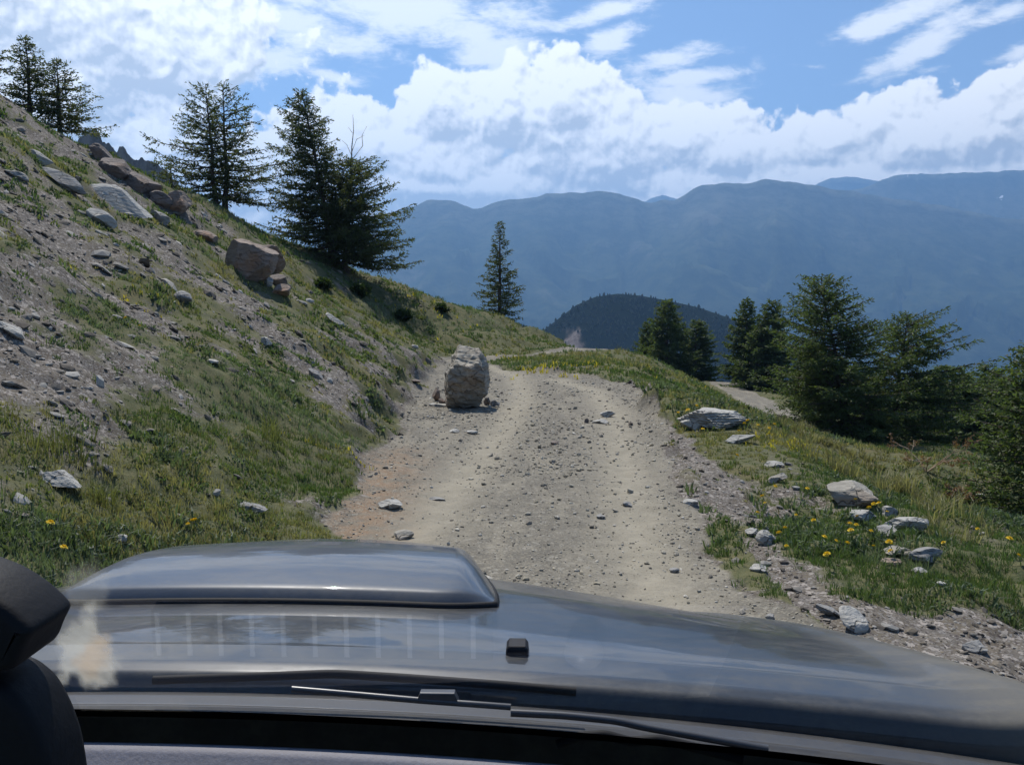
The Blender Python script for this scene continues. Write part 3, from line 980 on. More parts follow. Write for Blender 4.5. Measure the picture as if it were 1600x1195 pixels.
# large clump on the crest
full = lambda f: (1 - f) ** .62 * min(1, .72 + 1.1 * f)
b_, H = tree_at(519, 410, 142, 35)
tree('larch_tree', 'tallest dark larch of the crest, trunk standing beside a second trunk', b_, larch_data(H, 1.85, 31, 2.1, low=.10, outline=full, lean=(-1.1, 0), bias=(-.25, -.1)), M_needle, GT)
b_, H = tree_at(540, 415, 250, 35.4)
dat = larch_data(H, 1.85, 32, 2.5, low=.07, outline=lambda f: (1 - f) ** .5 * min(1, .85 + f), bias=(.30, -.1), lean=(.35, 0))
tb = Tubes()
tp = dat[4](.95)
for (pts, r) in (([(0, 0, 0), (.02, 0, .7), (.10, 0, 1.35), (.08, 0, 1.95)], .03), ([(.03, 0, .55), (.22, 0, 1.0), (.5, .05, 1.15)], .016), ([(.1, 0, .3), (.45, 0, .75), (.42, .03, 1.15), (.62, 0, 1.5)], .018),
                 ([(.0, 0, .4), (-.18, 0, .8), (-.35, 0, .95)], .012), ([(.09, 0, 1.2), (-.1, 0, 1.45)], .009), ([(.3, 0, 0.0), (.7, 0, .25), (.95, 0, .3)], .014)):
    pts = np.array(pts) + tp
    tb.tube(pts, np.linspace(r, .006, len(pts)), 5)
e = tree('larch_tree', 'spreading larch with bare dead top twigs, leaning downhill on the crest', b_, dat, M_needle, GT)
mesh_obj('dead_top', *tb.get(), M_dead, e, smooth=True)
# single spruce-like larch beyond the boulder
b_, H = tree_at(782, 493, 345, 43)
tree('larch_tree', 'lone slender larch standing on the ridge above the boulder', b_, larch_data(H, 1.35, 41, 1.4, low=.04, outline=lambda f: (1 - f) ** .95 * min(1, .8 + f), droop=1.1, nl=.13, nw=.022), M_needle, GT)
# trees below the track
GB = 'larches on the slope below the track'
dense = lambda f: (1 - f) ** .6 * min(1, .8 + .8 * f)
b_, H = tree_at(1322, 694, 432, 31)
tree('larch_tree', 'big bushy larch beside the lower track, crown tip highest of its clump', b_, larch_data(H, 2.6, 51, 2.1, low=.06, outline=dense, lean=(-1.0, 0), bias=(-.1, -.1)), M_needle_r, GB)
b_, H = tree_at(1392, 696, 490, 32)
tree('larch_tree', 'larch with ragged outreaching boughs leaning away from the lower track', b_, larch_data(H, 2.55, 52, 2.0, low=.06, outline=dense, lean=(.35, 0), bias=(.3, -.1)), M_needle_r, GB)
b_, H = tree_at(1290, 675, 575, 33)
tree('larch_tree', 'low larch boughs at the foot of the bushy larch, hanging over the lower track', b_, larch_data(H, 1.5, 58, 1.7, low=.05, outline=dense), M_needle_r, GB)
far = dict(nl=.20, nw=.038, dens=1.35)
b_, H = tree_at(1042, 600, 468, 72)
t1 = tree('larch_tree', 'tall larch behind the grassy mound, highest of that clump', b_, larch_data(H, 2.2, 61, outline=dense, low=.05, **far), M_needle_r, GB)
H1 = H
b_, H = tree_at(1088, 604, 500, 74)
copy_tree(t1, b_, 2.1, (1.0, H / H1), 'rounder lower larch behind the mound, on the valley side of the tall one', GB)
b_, H = tree_at(1010, 600, 505, 76)
copy_tree(t1, b_, 4.0, (.7, H / H1), 'thin short larch at the edge of the clump behind the mound', GB)
b_, H = tree_at(1186, 612, 503, 64)
t2 = tree('larch_tree', 'cone shaped larch at the bend of the lower track', b_, larch_data(H, 2.0, 62, outline=lambda f: (1 - f) ** .75, low=.03, **far), M_needle_r, GB)
H2 = H
b_, H = tree_at(1162, 612, 466, 66)
t3 = tree('larch_tree', 'narrow tall larch rising behind the cone shaped larch', b_, larch_data(H, 1.6, 63, outline=dense, low=.05, **far), M_needle_r, GB)
H3 = H
b_, H = tree_at(1206, 614, 468, 64)
copy_tree(t3, b_, 1.3, (1.15, H / H3), 'tall larch between the cone shaped larch and the big bushy larch', GB)
b_, H = tree_at(1262, 640, 540, 60)
copy_tree(t2, b_, 3.3, (.9, H / H2), 'low larch half hidden behind the big bushy larch', GB)
labels = ['first dark larch of the wood behind the big bushy larch', 'round topped larch in the middle of the dark wood', 'dark larch with a forked tip in the wood', 'larch at the lower end of the dark wood, beside the edge tree',
          'small larch in front of the dark wood, on the grass', 'low larch filling the gap in the dark wood']
for k, (px, pb, ptop, Y, wd) in enumerate(((1478, 690, 572, 44, 1.0), (1510, 690, 585, 49, .95), (1540, 690, 568, 46, 1.0), (1572, 700, 590, 42, .9), (1450, 690, 590, 47, .8), (1600, 705, 600, 48, 1.0))):
    b_, H = tree_at(px, pb, ptop, Y)
    copy_tree((t1, t3, t2)[k % 3], b_, k * 1.7 + .4, (wd * 1.25, H / (H1, H3, H2)[k % 3]), labels[k], GB)
b_, H = tree_at(1608, 830, 535, 17)
tree('larch_tree', 'nearest larch, its dense crown cut off by the picture edge', b_, larch_data(H, 1.3, 71, 2.6, low=.03, outline=lambda f: (1 - f) ** .55 * min(1, .9 + .4 * f), nl=.10, nw=.018), M_needle_r, GB)


# ------------------------------------------------------------------ shrubs
def shrub_data(w_, h_, seed, n, nl, nw):
    rng = np.random.default_rng(seed)
    tb = Tubes(); P, D = [], []
    for i in range(26):
        a = rng.uniform(0, 6.28); e_ = rng.uniform(.25, 1.4)
        d = np.array([math.cos(a) * math.cos(e_) * w_, math.sin(a) * math.cos(e_) * w_, math.sin(e_) * h_])
        t = np.linspace(0, 1, 5)[:, None]
        p = d * t + rng.normal(0, .03 * w_, (5, 3)) * t
        tb.tube(p, np.linspace(.012, .004, 5), 4)
        c_ = n // 26
        s = rng.uniform(.25, 1.0, (c_, 1))
        P.append(d * s + rng.normal(0, .13 * w_, (c_, 3)) * s); D.append(np.repeat(d[None] / np.linalg.norm(d), c_, 0))
    nv, nf = needles(np.concatenate(P), np.concatenate(D), rng, nl, nw)
    return *tb.get(), nv, nf


for k, (px, py, wd, hh, lab) in enumerate(((564, 466, .42, .5, 'rounded green juniper shrub on the slope below the big crest larches'), (630, 503, .32, .42, 'small dark juniper shrub above the track bend, downhill of the rounded one'),
                                           (690, 488, .3, .3, 'low flat juniper shrub near the ridge below the lone larch'), (505, 452, .3, .3, 'low juniper shrub in the shade under the crest larches'))):
    b_ = ground_at(px, py)
    e = tag(empty('juniper_shrub', b_), lab, 'shrub', 'juniper shrubs on the slope')
    d = shrub_data(wd, hh, 200 + k, 2600, .10, .022)
    mesh_obj('stem', d[0], d[1], M_bark, e); mesh_obj('foliage', d[2], d[3], M_shrub, e)
def dead_data(w_, h_, seed):
    rng = np.random.default_rng(seed)
    tb = Tubes(); P, D = [], []

    def grow(p, d, L, r, lvl):
        n = 5
        q = [p]
        for i in range(n):
            d = d + rng.normal(0, .16, 3); d /= np.linalg.norm(d)
            q.append(q[-1] + d * L / n)
        q = np.array(q)
        tb.tube(q, np.linspace(r, r * .55, n + 1), 5)
        if lvl < 3:
            for _ in range(rng.integers(2, 4)):
                k = rng.integers(2, n + 1)
                d2 = d + rng.normal(0, .55, 3); d2[2] = abs(d2[2]) * .6; d2 /= np.linalg.norm(d2)
                grow(q[k], d2, L * rng.uniform(.5, .75), r * .55, lvl + 1)
        else:
            m_ = 26
            P.append(q[-1] + rng.normal(0, .028, (m_, 3)) - d * L * rng.uniform(0, .8, (m_, 1))); D.append(np.repeat(d[None], m_, 0))

    for _ in range(5):
        a = rng.uniform(0, 6.28)
        grow(np.zeros(3), np.array([math.cos(a) * .8, math.sin(a) * .8, .75]), w_ * .75, .014, 1)
    nv, nf = needles(np.concatenate(P), np.concatenate(D), rng, .045, .010)
    return *tb.get(), nv, nf


for k, (px, py, wd, hh, lab) in enumerate(((1448, 738, .95, .85, 'dead reddish juniper with bare forked branches on the lower slope'), (1508, 786, .40, .40, 'small clump of dead rust coloured twigs below the dead juniper'))):
    b_ = ground_at(px, py, 8)
    e = tag(empty('dead_shrub', b_), lab, 'dead shrub')
    d = dead_data(wd, hh, 220 + k)
    mesh_obj('branch', d[0], d[1], M_deadred, e); mesh_obj('foliage', d[2], d[3], M_dry, e)


# ------------------------------------------------------------------ rocks
def ico(sub):
    import bmesh
    bm = bmesh.new()
    bmesh.ops.create_icosphere(bm, subdivisions=sub, radius=1)
    v = np.array([p.co[:] for p in bm.verts]); f = np.array([[q.index for q in p.verts] for p in bm.faces])
    bm.free()
    return v, f


ICO = {k: ico(k) for k in (1, 2, 3, 4, 5)}


def n3(p, s, seed):
    return (fbm(p[:, 0] * s + p[:, 2] * s * .7, p[:, 1] * s - p[:, 2] * s * .4, seed, 4) + fbm(p[:, 2] * s + 3.3, p[:, 0] * s * .6 + p[:, 1] * s * .8, seed + 50, 4)) * .5


def rock_mesh(dim, seed, sub=4, planes=9, cut=(.55, .85), rough=.10, strata=0.0, extra=()):
    rng = np.random.default_rng(seed)
    v, f = ICO[sub]
    v = v.copy() * 1.15
    for k in range(planes):
        n = rng.normal(0, 1, 3); n /= np.linalg.norm(n)
        dd = rng.uniform(*cut)
        ex = v @ n - dd
        v -= np.clip(ex, 0, None)[:, None] * n
    for n, dd in extra:
        n = np.array(n, float); n /= np.linalg.norm(n)
        ex = v @ n - dd
        v -= np.clip(ex, 0, None)[:, None] * n
    nr = v / (np.linalg.norm(v, axis=1)[:, None] + 1e-9)
    d = n3(v, 2.2, seed) * rough * 1.4 + n3(v, 6.0, seed + 7) * rough * .7 + n3(v, 15.0, seed + 9) * rough * .3
    v = v + nr * d[:, None]
    if strata:
        s = v[:, 2] * 7 + n3(v, 1.2, seed + 3) * 2
        saw = np.abs((s % 1.0) - .5)
        v[:, :2] *= (1 + strata * (saw - .25))[:, None]
    v = v * (np.array(dim) / 2) / np.abs(v).max(0)
    return v, f


def rock(px, py, wpx, hpx, seed, label, m_=None, flat=None, sink=.2, name='rock', cat='rock', group=None, rz=None, tilt=(0, 0), deep=1.0, **kw):
    """a rock standing on the ground where the photograph's pixel (its bottom edge) meets it; wpx, hpx: its size in photograph pixels"""
    b_ = ground_at(px, py)
    k = b_[1] / F
    dim = np.array([wpx * k, wpx * k * deep, hpx * k]) * 1.08
    if flat:
        dim[2] = hpx * k * flat
    v, f = rock_mesh(dim, seed, **kw)
    R_ = (Matrix.Rotation(tilt[1], 3, 'Y') @ Matrix.Rotation(tilt[0], 3, 'X') @ Matrix.Rotation((rz if rz is not None else seed * .7), 3, 'Z'))
    v = v @ np.array(R_).T
    zmin = v[:, 2].min()
    o = mesh_obj(name, v, f, m_ or M_grey, smooth=False, loc=(b_[0], b_[1] + dim[1] * .35, b_[2] - zmin - (v[:, 2].max() - zmin) * sink))
    return tag(o, label, cat, group)


# the fallen boulder in the track
b_ = pz(728, 640, 0.0)
Yb = b_[1] + .35
kx = Yb / F
bv, bf = ICO[5]
bv = bv.copy() * 1.2
for n, dd in (((.06, -.47, .88), .70), ((.06, -.90, -.44), .57), ((.0, -.72, -.70), .66), ((-.25, -.9, .12), .72), ((0, 0, 1), .96), ((-1, -.22, .0), .76), ((-.80, -.25, .58), .75), ((-.6, -.65, -.45), .92), ((1, -.15, .05), .72),
              ((.82, -.3, .54), .79), ((.75, -.5, -.42), .86), ((0, 1, 0), .70), ((.3, .9, .45), .78), ((-.4, .8, .4), .8), ((.9, .1, -.6), .84), ((0, 0, -1), .92), ((-.15, -.98, -.05), .70), ((.45, -.8, .35), .78)):
    n = np.array(n, float); n /= np.linalg.norm(n)
    ex = bv @ n - dd
    bv -= np.clip(ex, 0, None)[:, None] * n
nr = bv / np.linalg.norm(bv, axis=1)[:, None]
bv = bv + nr * (n3(bv, 1.8, 5) * .12 - np.abs(n3(bv, 3.2, 6)) * .16 + n3(bv, 9, 7) * .045 + n3(bv, 20, 8) * .035)[:, None]
st = bv[:, 2] * 5 + bv[:, 0] * 1.6 + n3(bv, 1.3, 3) * 1.8
bv[:, 1] += (np.abs((st % 1) - .5) - .25) * .10
bv[:, 0] += (np.abs((st * .7 % 1) - .5) - .25) * .06
bv = bv / np.abs(bv).max(0) * np.array([.5 * 77 * kx, .42, .5 * 100 * kx + .03])
M_boulder = rock_material('fallen_boulder_rock', ((.19, .168, .132), (.41, .38, .32), (.24, .165, .105)), strata=4, rust=.5)
tag(mesh_obj('boulder', bv, bf, M_boulder, loc=(b_[0], Yb, .5 * 100 * kx - .05)), 'big upright grey boulder fallen in the middle of the gravel track', 'boulder')
rock(682, 627, 14, 22, 301, 'small upright brown stone standing close beside the fallen boulder', M_brown, name='stone', cat='stone', sink=.1)
rock(691, 630, 12, 8, 306, 'little brown stone wedged between the upright stone and the boulder', M_brown, name='stone', cat='stone', sink=.1)
rock(774, 636, 16, 13, 302, 'jagged grey stone at the shaded foot of the boulder', M_grey, name='stone', cat='stone', sink=.1)
rock(683, 636, 26, 5, 303, 'flat pale flake lying on the track before the boulder', M_pale, name='stone', cat='stone', sink=.1)
rock(762, 634, 12, 14, 305, 'small dark stone touching the downhill side of the boulder', M_dark, name='stone', cat='stone', sink=.1)

# brown boulder on the slope and its broken pieces
rock(385, 440, 80, 76, 310, 'large reddish brown boulder jutting from the hillside', M_brown, sink=.10, rz=.2, name='boulder', cat='boulder', sub=5, rough=.07, tilt=(0, .2), extra=(((-.2, -1, .12), .50), ((0, -.2, 1), .8), ((1, -.3, 0), .8)))
rock(418, 425, 42, 56, 311, 'reddish slab leaning behind the brown hillside boulder', M_brown, sink=.15, name='boulder', cat='boulder', tilt=(0, .5))
rock(431, 446, 28, 26, 312, 'dark broken block below the reddish hillside slab', M_dark, sink=.2, tilt=(0, .5))
rock(437, 464, 30, 22, 313, 'tan angular block lowest of the pieces under the brown boulder', M_brown, sink=.15)
rock(418, 446, 16, 20, 314, 'pale fragment between the brown boulder and the dark block', M_pale, sink=.2)
rock(318, 374, 46, 20, 315, 'tan ledge of rock uphill of the brown hillside boulder', M_brown, sink=.3, tilt=(0, .5))
SL = (0, .55)
# ledges and slabs of the upper slope
rock(180, 326, 95, 26, 320, 'long pale grey bedrock slab across the upper slope', M_pale, sink=.25, tilt=(.35, .6), rz=.1, deep=.7, planes=5, rough=.08)
rock(150, 348, 52, 18, 321, 'pale pointed slab below the long bedrock slab', M_pale, sink=.25, tilt=(.35, .6), rz=.1, deep=.6)
rock(95, 290, 70, 22, 322, 'weathered grey ledge uphill of the long bedrock slab', M_grey, sink=.3, tilt=(.3, .6), rz=.1, deep=.6)
rock(62, 180, 52, 16, 323, 'pale flat rock just under the small crest larches', M_pale, sink=.3, tilt=(.2, .5), rz=.1, deep=.7)
rock(58, 250, 40, 14, 324, 'narrow pale rock below the flat rock of the crest', M_pale, sink=.3, tilt=(.3, .5), rz=.1, deep=.6)
rock(150, 250, 40, 26, 325, 'dark brown outcrop block nearest the crags', M_dark, sink=.2, tilt=(0, .5))
rock(178, 275, 60, 34, 326, 'dark brown outcrop in the middle of the crest ledges', M_dark, sink=.2, tilt=(0, .5))
rock(215, 300, 56, 40, 327, 'dark jointed outcrop with a square face on the crest', M_dark, sink=.2, tilt=(0, .4))
rock(245, 322, 40, 30, 328, 'dark outcrop at the lower end of the crest ledges', M_dark, sink=.2, tilt=(0, .5))
rock(275, 335, 38, 42, 329, 'upright rusty outcrop beside the grass of the crest', M_brown, sink=.15, tilt=(0, .3))
rock(20, 278, 44, 14, 330, 'grey slab on the upper slope beside the picture edge', M_grey, sink=.3, tilt=SL, deep=.7)
rock(245, 345, 34, 16, 331, 'grey ledge under the dark crest outcrops', M_grey, sink=.3, tilt=SL)
rock(285, 472, 34, 22, 332, 'grey rock half buried in a dark hollow of the slope', M_grey, sink=.3, tilt=SL)
rock(8, 522, 50, 16, 333, 'pale flat rock in the grass at the picture edge', M_pale, sink=.3, tilt=SL)
rock(520, 505, 34, 12, 334, 'pale slab on the slope above the cut bank', M_pale, sink=.3, tilt=SL)
rock(490, 588, 0.1 + 26, 12, 335, 'small grey rock in the scree above the cut bank', M_grey, sink=.3, tilt=SL)
rock(415, 540, 26, 16, 336, 'pale stone in the scree halfway up the slope', M_pale, sink=.3, tilt=SL)
rock(85, 760, 62, 24, 337, 'pale cracked rock low on the grassy slope', M_pale, sink=.3, tilt=SL)
rock(392, 800, 52, 14, 338, 'flat grey stone in the grass at the edge of the track', M_grey, sink=.25, tilt=(0, .25))
rock(338, 776, 12, 12, 339, 'small white stone standing in the slope grass', M_pale, sink=.1)
rock(187, 850, 20, 16, 340, 'square pale stone just above the bonnet', M_pale, sink=.1)
rock(650, 598, 18, 6, 341, 'stone at the foot of the cut bank uphill of the boulder', M_dark, sink=.2)
# right verge
rock(1122, 672, 100, 36, 350, 'big layered grey slab lying on the verge among yellow flowers', M_pale, sink=.12, rz=.15, deep=.8, rough=.08, strata=.25, tilt=(0, .06), sub=5, extra=(((0, 0, 1), .42), ((0, -.9, .4), .6)))
rock(1084, 674, 34, 28, 351, 'lower grey block against the side of the layered slab', M_pale, sink=.15, rz=.3)
rock(1155, 694, 56, 14, 352, 'thin pale slab just below the layered slab', M_pale, sink=.1, rz=.2, tilt=(0, -.15), deep=.6)
rock(1342, 792, 78, 40, 353, 'rounded brown grey rock at the outer edge of the verge', M_schist, sink=.15, rz=.2, rough=.09)
rock(1355, 814, 40, 16, 354, 'pale stone under the rounded verge rock', M_pale, sink=.15)
rock(1422, 832, 64, 26, 355, 'wide flat pale stone near the outer edge of the verge', M_pale, sink=.15, deep=.7)
rock(1388, 838, 36, 18, 356, 'grey stone beside the wide flat pale stone', M_grey, sink=.2)
rock(1397, 806, 26, 18, 357, 'pale stone behind the rounded verge rock', M_pale, sink=.2)
rock(1200, 852, 30, 24, 358, 'white angular stone between gravel and flowers', M_pale, sink=.1)
rock(1178, 838, 22, 14, 359, 'small pale stone uphill of the white angular stone', M_pale, sink=.1)
rock(1455, 880, 60, 26, 360, 'smooth grey stone at the top of the scree heap', M_grey, sink=.15, deep=.7)
rock(1408, 870, 40, 14, 361, 'tan flat stone beside the smooth grey stone', M_schist, sink=.15)
rock(1395, 884, 34, 10, 362, 'small ochre flat stone above the scree heap', M_brown, sink=.15)
rock(1338, 988, 52, 40, 363, 'white square slab tilted on the scree by the bonnet', M_pale, sink=.12, rz=.5, tilt=(.5, .3), flat=.5, planes=4)
rock(1300, 965, 50, 16, 364, 'grey slanting slate beside the white square slab', M_grey, sink=.2, tilt=(0, .4), deep=.5)
rock(1188, 892, 26, 12, 365, 'pale rounded stone on the gravel edge', M_pale, sink=.2)
rock(1440, 900, 22, 14, 366, 'pale little stone on the scree below the smooth grey stone', M_pale, sink=.2)
rock(1475, 918, 16, 10, 367, 'white pebble on the dark scree', M_pale, sink=.2, name='pebble', cat='stone')
rock(1530, 1020, 44, 20, 368, 'grey flat stone low on the scree heap', M_grey, sink=.2, deep=.7)
rock(1212, 730, 26, 10, 369, 'pale flat stone among the yellow flowering herbs', M_pale, sink=.2)
rock(1219, 755, 30, 14, 370, 'tan stone half hidden in grass beyond the gravel edge', M_schist, sink=.2, tilt=(0, -.4))
rock(1080, 790, 22, 10, 371, 'white stone on the edge of the wheel rut', M_pale, sink=.2)
# stones lying on the track
rock(608, 796, 42, 16, 380, 'flat pale stone on the track nearest the grassy bank', M_pale, sink=.15, deep=.8)
rock(684, 782, 30, 5, 381, 'thin dark slate lying across the wheel rut', M_grey, sink=.2, deep=.5)
rock(626, 843, 36, 14, 382, 'rounded tan stone on the track above the bonnet scoop', M_schist, sink=.25)
rock(950, 652, 22, 12, 383, 'pale stone, the tallest of three on the far track', M_pale, sink=.2)
rock(938, 662, 26, 7, 384, 'flat pale stone in front of the tall pale track stone', M_pale, sink=.2)
rock(917, 661, 9, 8, 385, 'small dark stone beside the flat pale track stone', M_dark, sink=.1)
rock(980, 792, 16, 8, 386, 'grey stone on the track between the wheel ruts', M_grey, sink=.15)
rock(938, 810, 16, 7, 387, 'small grey flat stone in the middle of the track', M_grey, sink=.15)
rock(868, 695, 14, 7, 388, 'dark stone on the loose gravel between the ruts', M_dark, sink=.15)
rock(985, 665, 8, 6, 389, 'little dark stone on the pale far rut', M_dark, sink=.15)
rock(737, 678, 20, 6, 390, 'pale stone on the track straight before the boulder', M_pale, sink=.15)
rock(708, 676, 18, 5, 391, 'thin pale stone next to the one before the boulder', M_pale, sink=.15)
rock(1205, 968, 14, 9, 392, 'small grey stone on the track beside the bonnet edge', M_grey, sink=.15)
rock(1055, 895, 16, 9, 393, 'grey stone on the track close to the bonnet', M_grey, sink=.15)


# ------------------------------------------------------------------ scattered gravel, scree and grass (uncountable stuff)
def scatter(n, r0, r1, a0, a1, seed, power=1.0):
    rng = np.random.default_rng(seed)
    r = np.exp(rng.uniform(math.log(r0), math.log(r1), n)) if power == 1.0 else (r0 ** power + (r1 ** power - r0 ** power) * rng.random(n)) ** (1 / power)
    a = np.radians(rng.uniform(a0, a1, n))
    return r * np.sin(a), r * np.cos(a), rng


def normals(x, y, e=.06):
    h0 = height(x, y)
    hx = (height(x + e, y) - h0) / e; hy = (height(x, y + e) - h0) / e
    n = np.stack([-hx, -hy, np.ones(len(x))], 1)
    return h0, n / np.linalg.norm(n, axis=1)[:, None]


def stones(name, x, y, size, flat, cols, rng, label, lift=.25):
    n = len(x)
    z, nrm = normals(x, y, .05)
    v0, f0 = ICO[1]
    k = len(v0)
    sc = size[:, None] * np.stack([rng.uniform(.7, 1.3, n), rng.uniform(.5, 1.0, n), flat * rng.uniform(.6, 1.3, n)], 1)
    v = v0[None] * sc[:, None] * rng.uniform(.72, 1.2, (n, k, 1)) * .5
    yaw = rng.uniform(0, 6.28, n)
    ca, sa = np.cos(yaw)[:, None], np.sin(yaw)[:, None]
    vx, vy, vz = v[..., 0] * ca - v[..., 1] * sa, v[..., 0] * sa + v[..., 1] * ca, v[..., 2]
    tn = nrm + rng.normal(0, .22, (n, 3)); tn /= np.linalg.norm(tn, axis=1)[:, None]
    tx = np.cross(np.array([0, 1., 0]), tn); tx /= np.linalg.norm(tx, axis=1)[:, None]
    ty = np.cross(tn, tx)
    w_ = vx[..., None] * tx[:, None] + vy[..., None] * ty[:, None] + vz[..., None] * tn[:, None]
    w_ = w_ + np.stack([x, y, z], 1)[:, None] + nrm[:, None] * (sc[:, 2] * lift)[:, None, None]
    f = f0[None] + (np.arange(n) * k)[:, None, None]
    c = np.asarray(cols)[rng.integers(0, len(cols), n)] * rng.uniform(.75, 1.25, (n, 1))
    o = mesh_obj(name, w_.reshape(-1, 3), f.reshape(-1, 3), M_stone, attrs={'col': np.repeat(c, k, 0)})
    return tag(o, label, 'gravel' if name == 'gravel' else 'scree', kind='stuff')


GREYS = [(.38, .345, .28), (.30, .27, .215), (.43, .40, .33), (.22, .195, .16), (.36, .32, .24), (.46, .43, .37)]
x, y, rng = scatter(90000, 3.0, 30, -20, 32, 900)
fl = fields(x, y)
keep = (fl[0] > .6) & (rng.random(len(x)) < (1 - .75 * fl[2]) * (.3 + .7 * sstep(fbm(x * .8, y * .5, 99, 3), -.2, .3)))
x, y = x[keep], y[keep]
r = np.hypot(x, y)
size = np.minimum(rng.lognormal(math.log(.0145), .62, len(x)) * np.clip(r / 9, .75, 1.5), .08)
stones('gravel', x, y, size, .55, GREYS, rng, 'loose gravel strewn over the track')
x, y, rng = scatter(62000, 3.2, 45, -34, 34, 901)
fl = fields(x, y); vg = veg_field(x, y, fl)
keep = (fl[0] < .5) & (fl[1] < .5) & (rng.random(len(x)) < np.clip(1.05 - vg * 1.5, .03, 1) * np.where(fl[4] > 0, .75, .8))
x, y = x[keep], y[keep]; fl = [a[keep] for a in fl]
r = np.hypot(x, y)
size = np.minimum(rng.lognormal(math.log(.022), .68, len(x)) * np.clip(r / 9, .7, 2.0), .28)
SCREE = [(.185, .168, .145), (.14, .122, .102), (.235, .217, .19), (.11, .096, .08), (.19, .162, .125), (.32, .305, .275)]
stones('scree', x, y, size, .38, SCREE, rng, 'broken schist chips covering the bare ground of the slope')


def blades(name, x, y, hgt, nb, wid, cols, rng, label, spread=.10, curl=.5, cat='grass', side=None):
    """nb blades per tuft: each a bent strip of two quads"""
    n = len(x)
    z = height(x, y)
    X = np.repeat(x, nb); Y = np.repeat(y, nb); Z = np.repeat(z, nb); H = np.repeat(hgt, nb) * rng.uniform(.45, 1.2, n * nb)
    r = np.hypot(X, Y)
    a = rng.uniform(0, 6.28, n * nb); rad_ = np.sqrt(rng.random(n * nb)) * np.repeat(hgt, nb) * spread * 6
    X = X + np.cos(a) * rad_; Y = Y + np.sin(a) * rad_
    Z = height(X, Y)
    a = a + rng.normal(0, .8, n * nb)
    lean = rng.uniform(.1, 1.0, n * nb) * curl
    d = np.stack([np.cos(a), np.sin(a)], 1)
    Wd = wid * np.clip(r / 9, .6, 3.0) * rng.uniform(.6, 1.4, n * nb)
    fa = rng.uniform(0, 6.28, n * nb)
    s = np.stack([np.cos(fa), np.sin(fa), 0 * fa], 1) * Wd[:, None] * .5
    b_ = np.stack([X, Y, Z - .015], 1)
    m_ = b_ + np.stack([d[:, 0] * H * lean * .35, d[:, 1] * H * lean * .35, H * .6], 1)
    t_ = b_ + np.stack([d[:, 0] * H * lean, d[:, 1] * H * lean, H * (1 - .35 * lean)], 1)
    v = np.stack([b_ - s, b_ + s, m_ + s * .8, m_ - s * .8, t_ + s * .12, t_ - s * .12], 1)
    k = np.arange(n * nb)[:, None] * 6
    f = np.concatenate([k + np.array([[0, 1, 2, 3]]), k + np.array([[3, 2, 4, 5]])], 0)
    c = np.repeat(cols, nb, 0) * rng.uniform(.7, 1.3, (n * nb, 1))
    o = mesh_obj(name, v.reshape(-1, 3), f, M_grass, attrs={'col': np.repeat(c, 6, 0)})
    return tag(o, label, cat, kind='stuff')


def grass_cols(x, y, rng):
    n = len(x)
    base = np.array([(.082, .125, .050), (.112, .148, .060), (.158, .170, .080), (.25, .225, .125), (.135, .170, .115)])
    t = np.clip(.5 + fbm(x * .5, y * .5, 111, 3) * 1.3 + rng.normal(0, .2, n), 0, .999)
    i = (t * 4).astype(int)
    c = base[i]
    grey = (fbm(x * .7, y * .7, 117, 2) > .22)
    return np.where(grey[:, None], base[4], c)


x, y, rng = scatter(72000, 3.2, 60, -36, 36, 902)
fl = fields(x, y); vg = veg_field(x, y, fl)
keep = (fl[0] < .35) & (fl[1] < .35) & (rng.random(len(x)) < np.clip(vg * 1.25 - .14, 0, 1))
x, y, vg = x[keep], y[keep], vg[keep]
r = np.hypot(x, y)
hg = rng.uniform(.03, .095, len(x)) * rng.uniform(.6, 1.3, len(x)) * np.clip(.45 + .6 * vg, .4, 1.1) * np.clip(r / 14, .85, 1.7)
near = r < 13
blades('grass', x[near], y[near], hg[near], 16, .008, grass_cols(x[near], y[near], rng), rng, 'short tufted alpine grass close to the track')
blades('grass', x[~near], y[~near], hg[~near], 9, .009, grass_cols(x[~near], y[~near], rng), rng, 'grass patches on the farther slope')
# taller dry tussocks at the outer verge and here and there on the bank
TU = [(1262, 672), (1285, 690), (1300, 700), (1330, 715), (1370, 735), (1400, 755), (1430, 770), (1440, 790), (1470, 800), (1250, 680), (1310, 735), (1500, 830), (1545, 850), (1395, 770), (120, 700), (60, 690), (150, 780), (430, 690)]
tx, ty = [], []
rng = np.random.default_rng(77)
for px, py in TU:
    g = ground_at(px, py)
    for _ in range(7):
        tx.append(g[0] + rng.normal(0, .16)); ty.append(g[1] + rng.normal(0, .16))
tx, ty = np.array(tx), np.array(ty)
tc_ = np.where((tx > 0)[:, None], np.array([[.25, .225, .13]]), np.array([[.14, .15, .065]])) * rng.uniform(.8, 1.2, (len(tx), 1))
blades('tall_grass', tx, ty, rng.uniform(.14, .30, len(tx)), 22, .007, tc_, rng, 'taller seeding grass tussocks along the verges', spread=.05, curl=.75)
# broad leaved herbs
x, y, rng = scatter(16000, 3.4, 22, -36, 34, 903)
fl = fields(x, y); vg = veg_field(x, y, fl)
keep = (fl[0] < .2) & (rng.random(len(x)) < np.clip(vg - .25, 0, 1)) & (fbm(x * 1.1, y * 1.1, 131, 2) > .05)
x, y = x[keep], y[keep]
blades('herbs', x, y, rng.uniform(.05, .12, len(x)), 14, .020, np.array([[.095, .125, .075]]) * rng.uniform(.75, 1.3, (len(x), 1)), rng, 'low grey green leafy herbs on the bank', spread=.12, curl=1.0, cat='herbs')


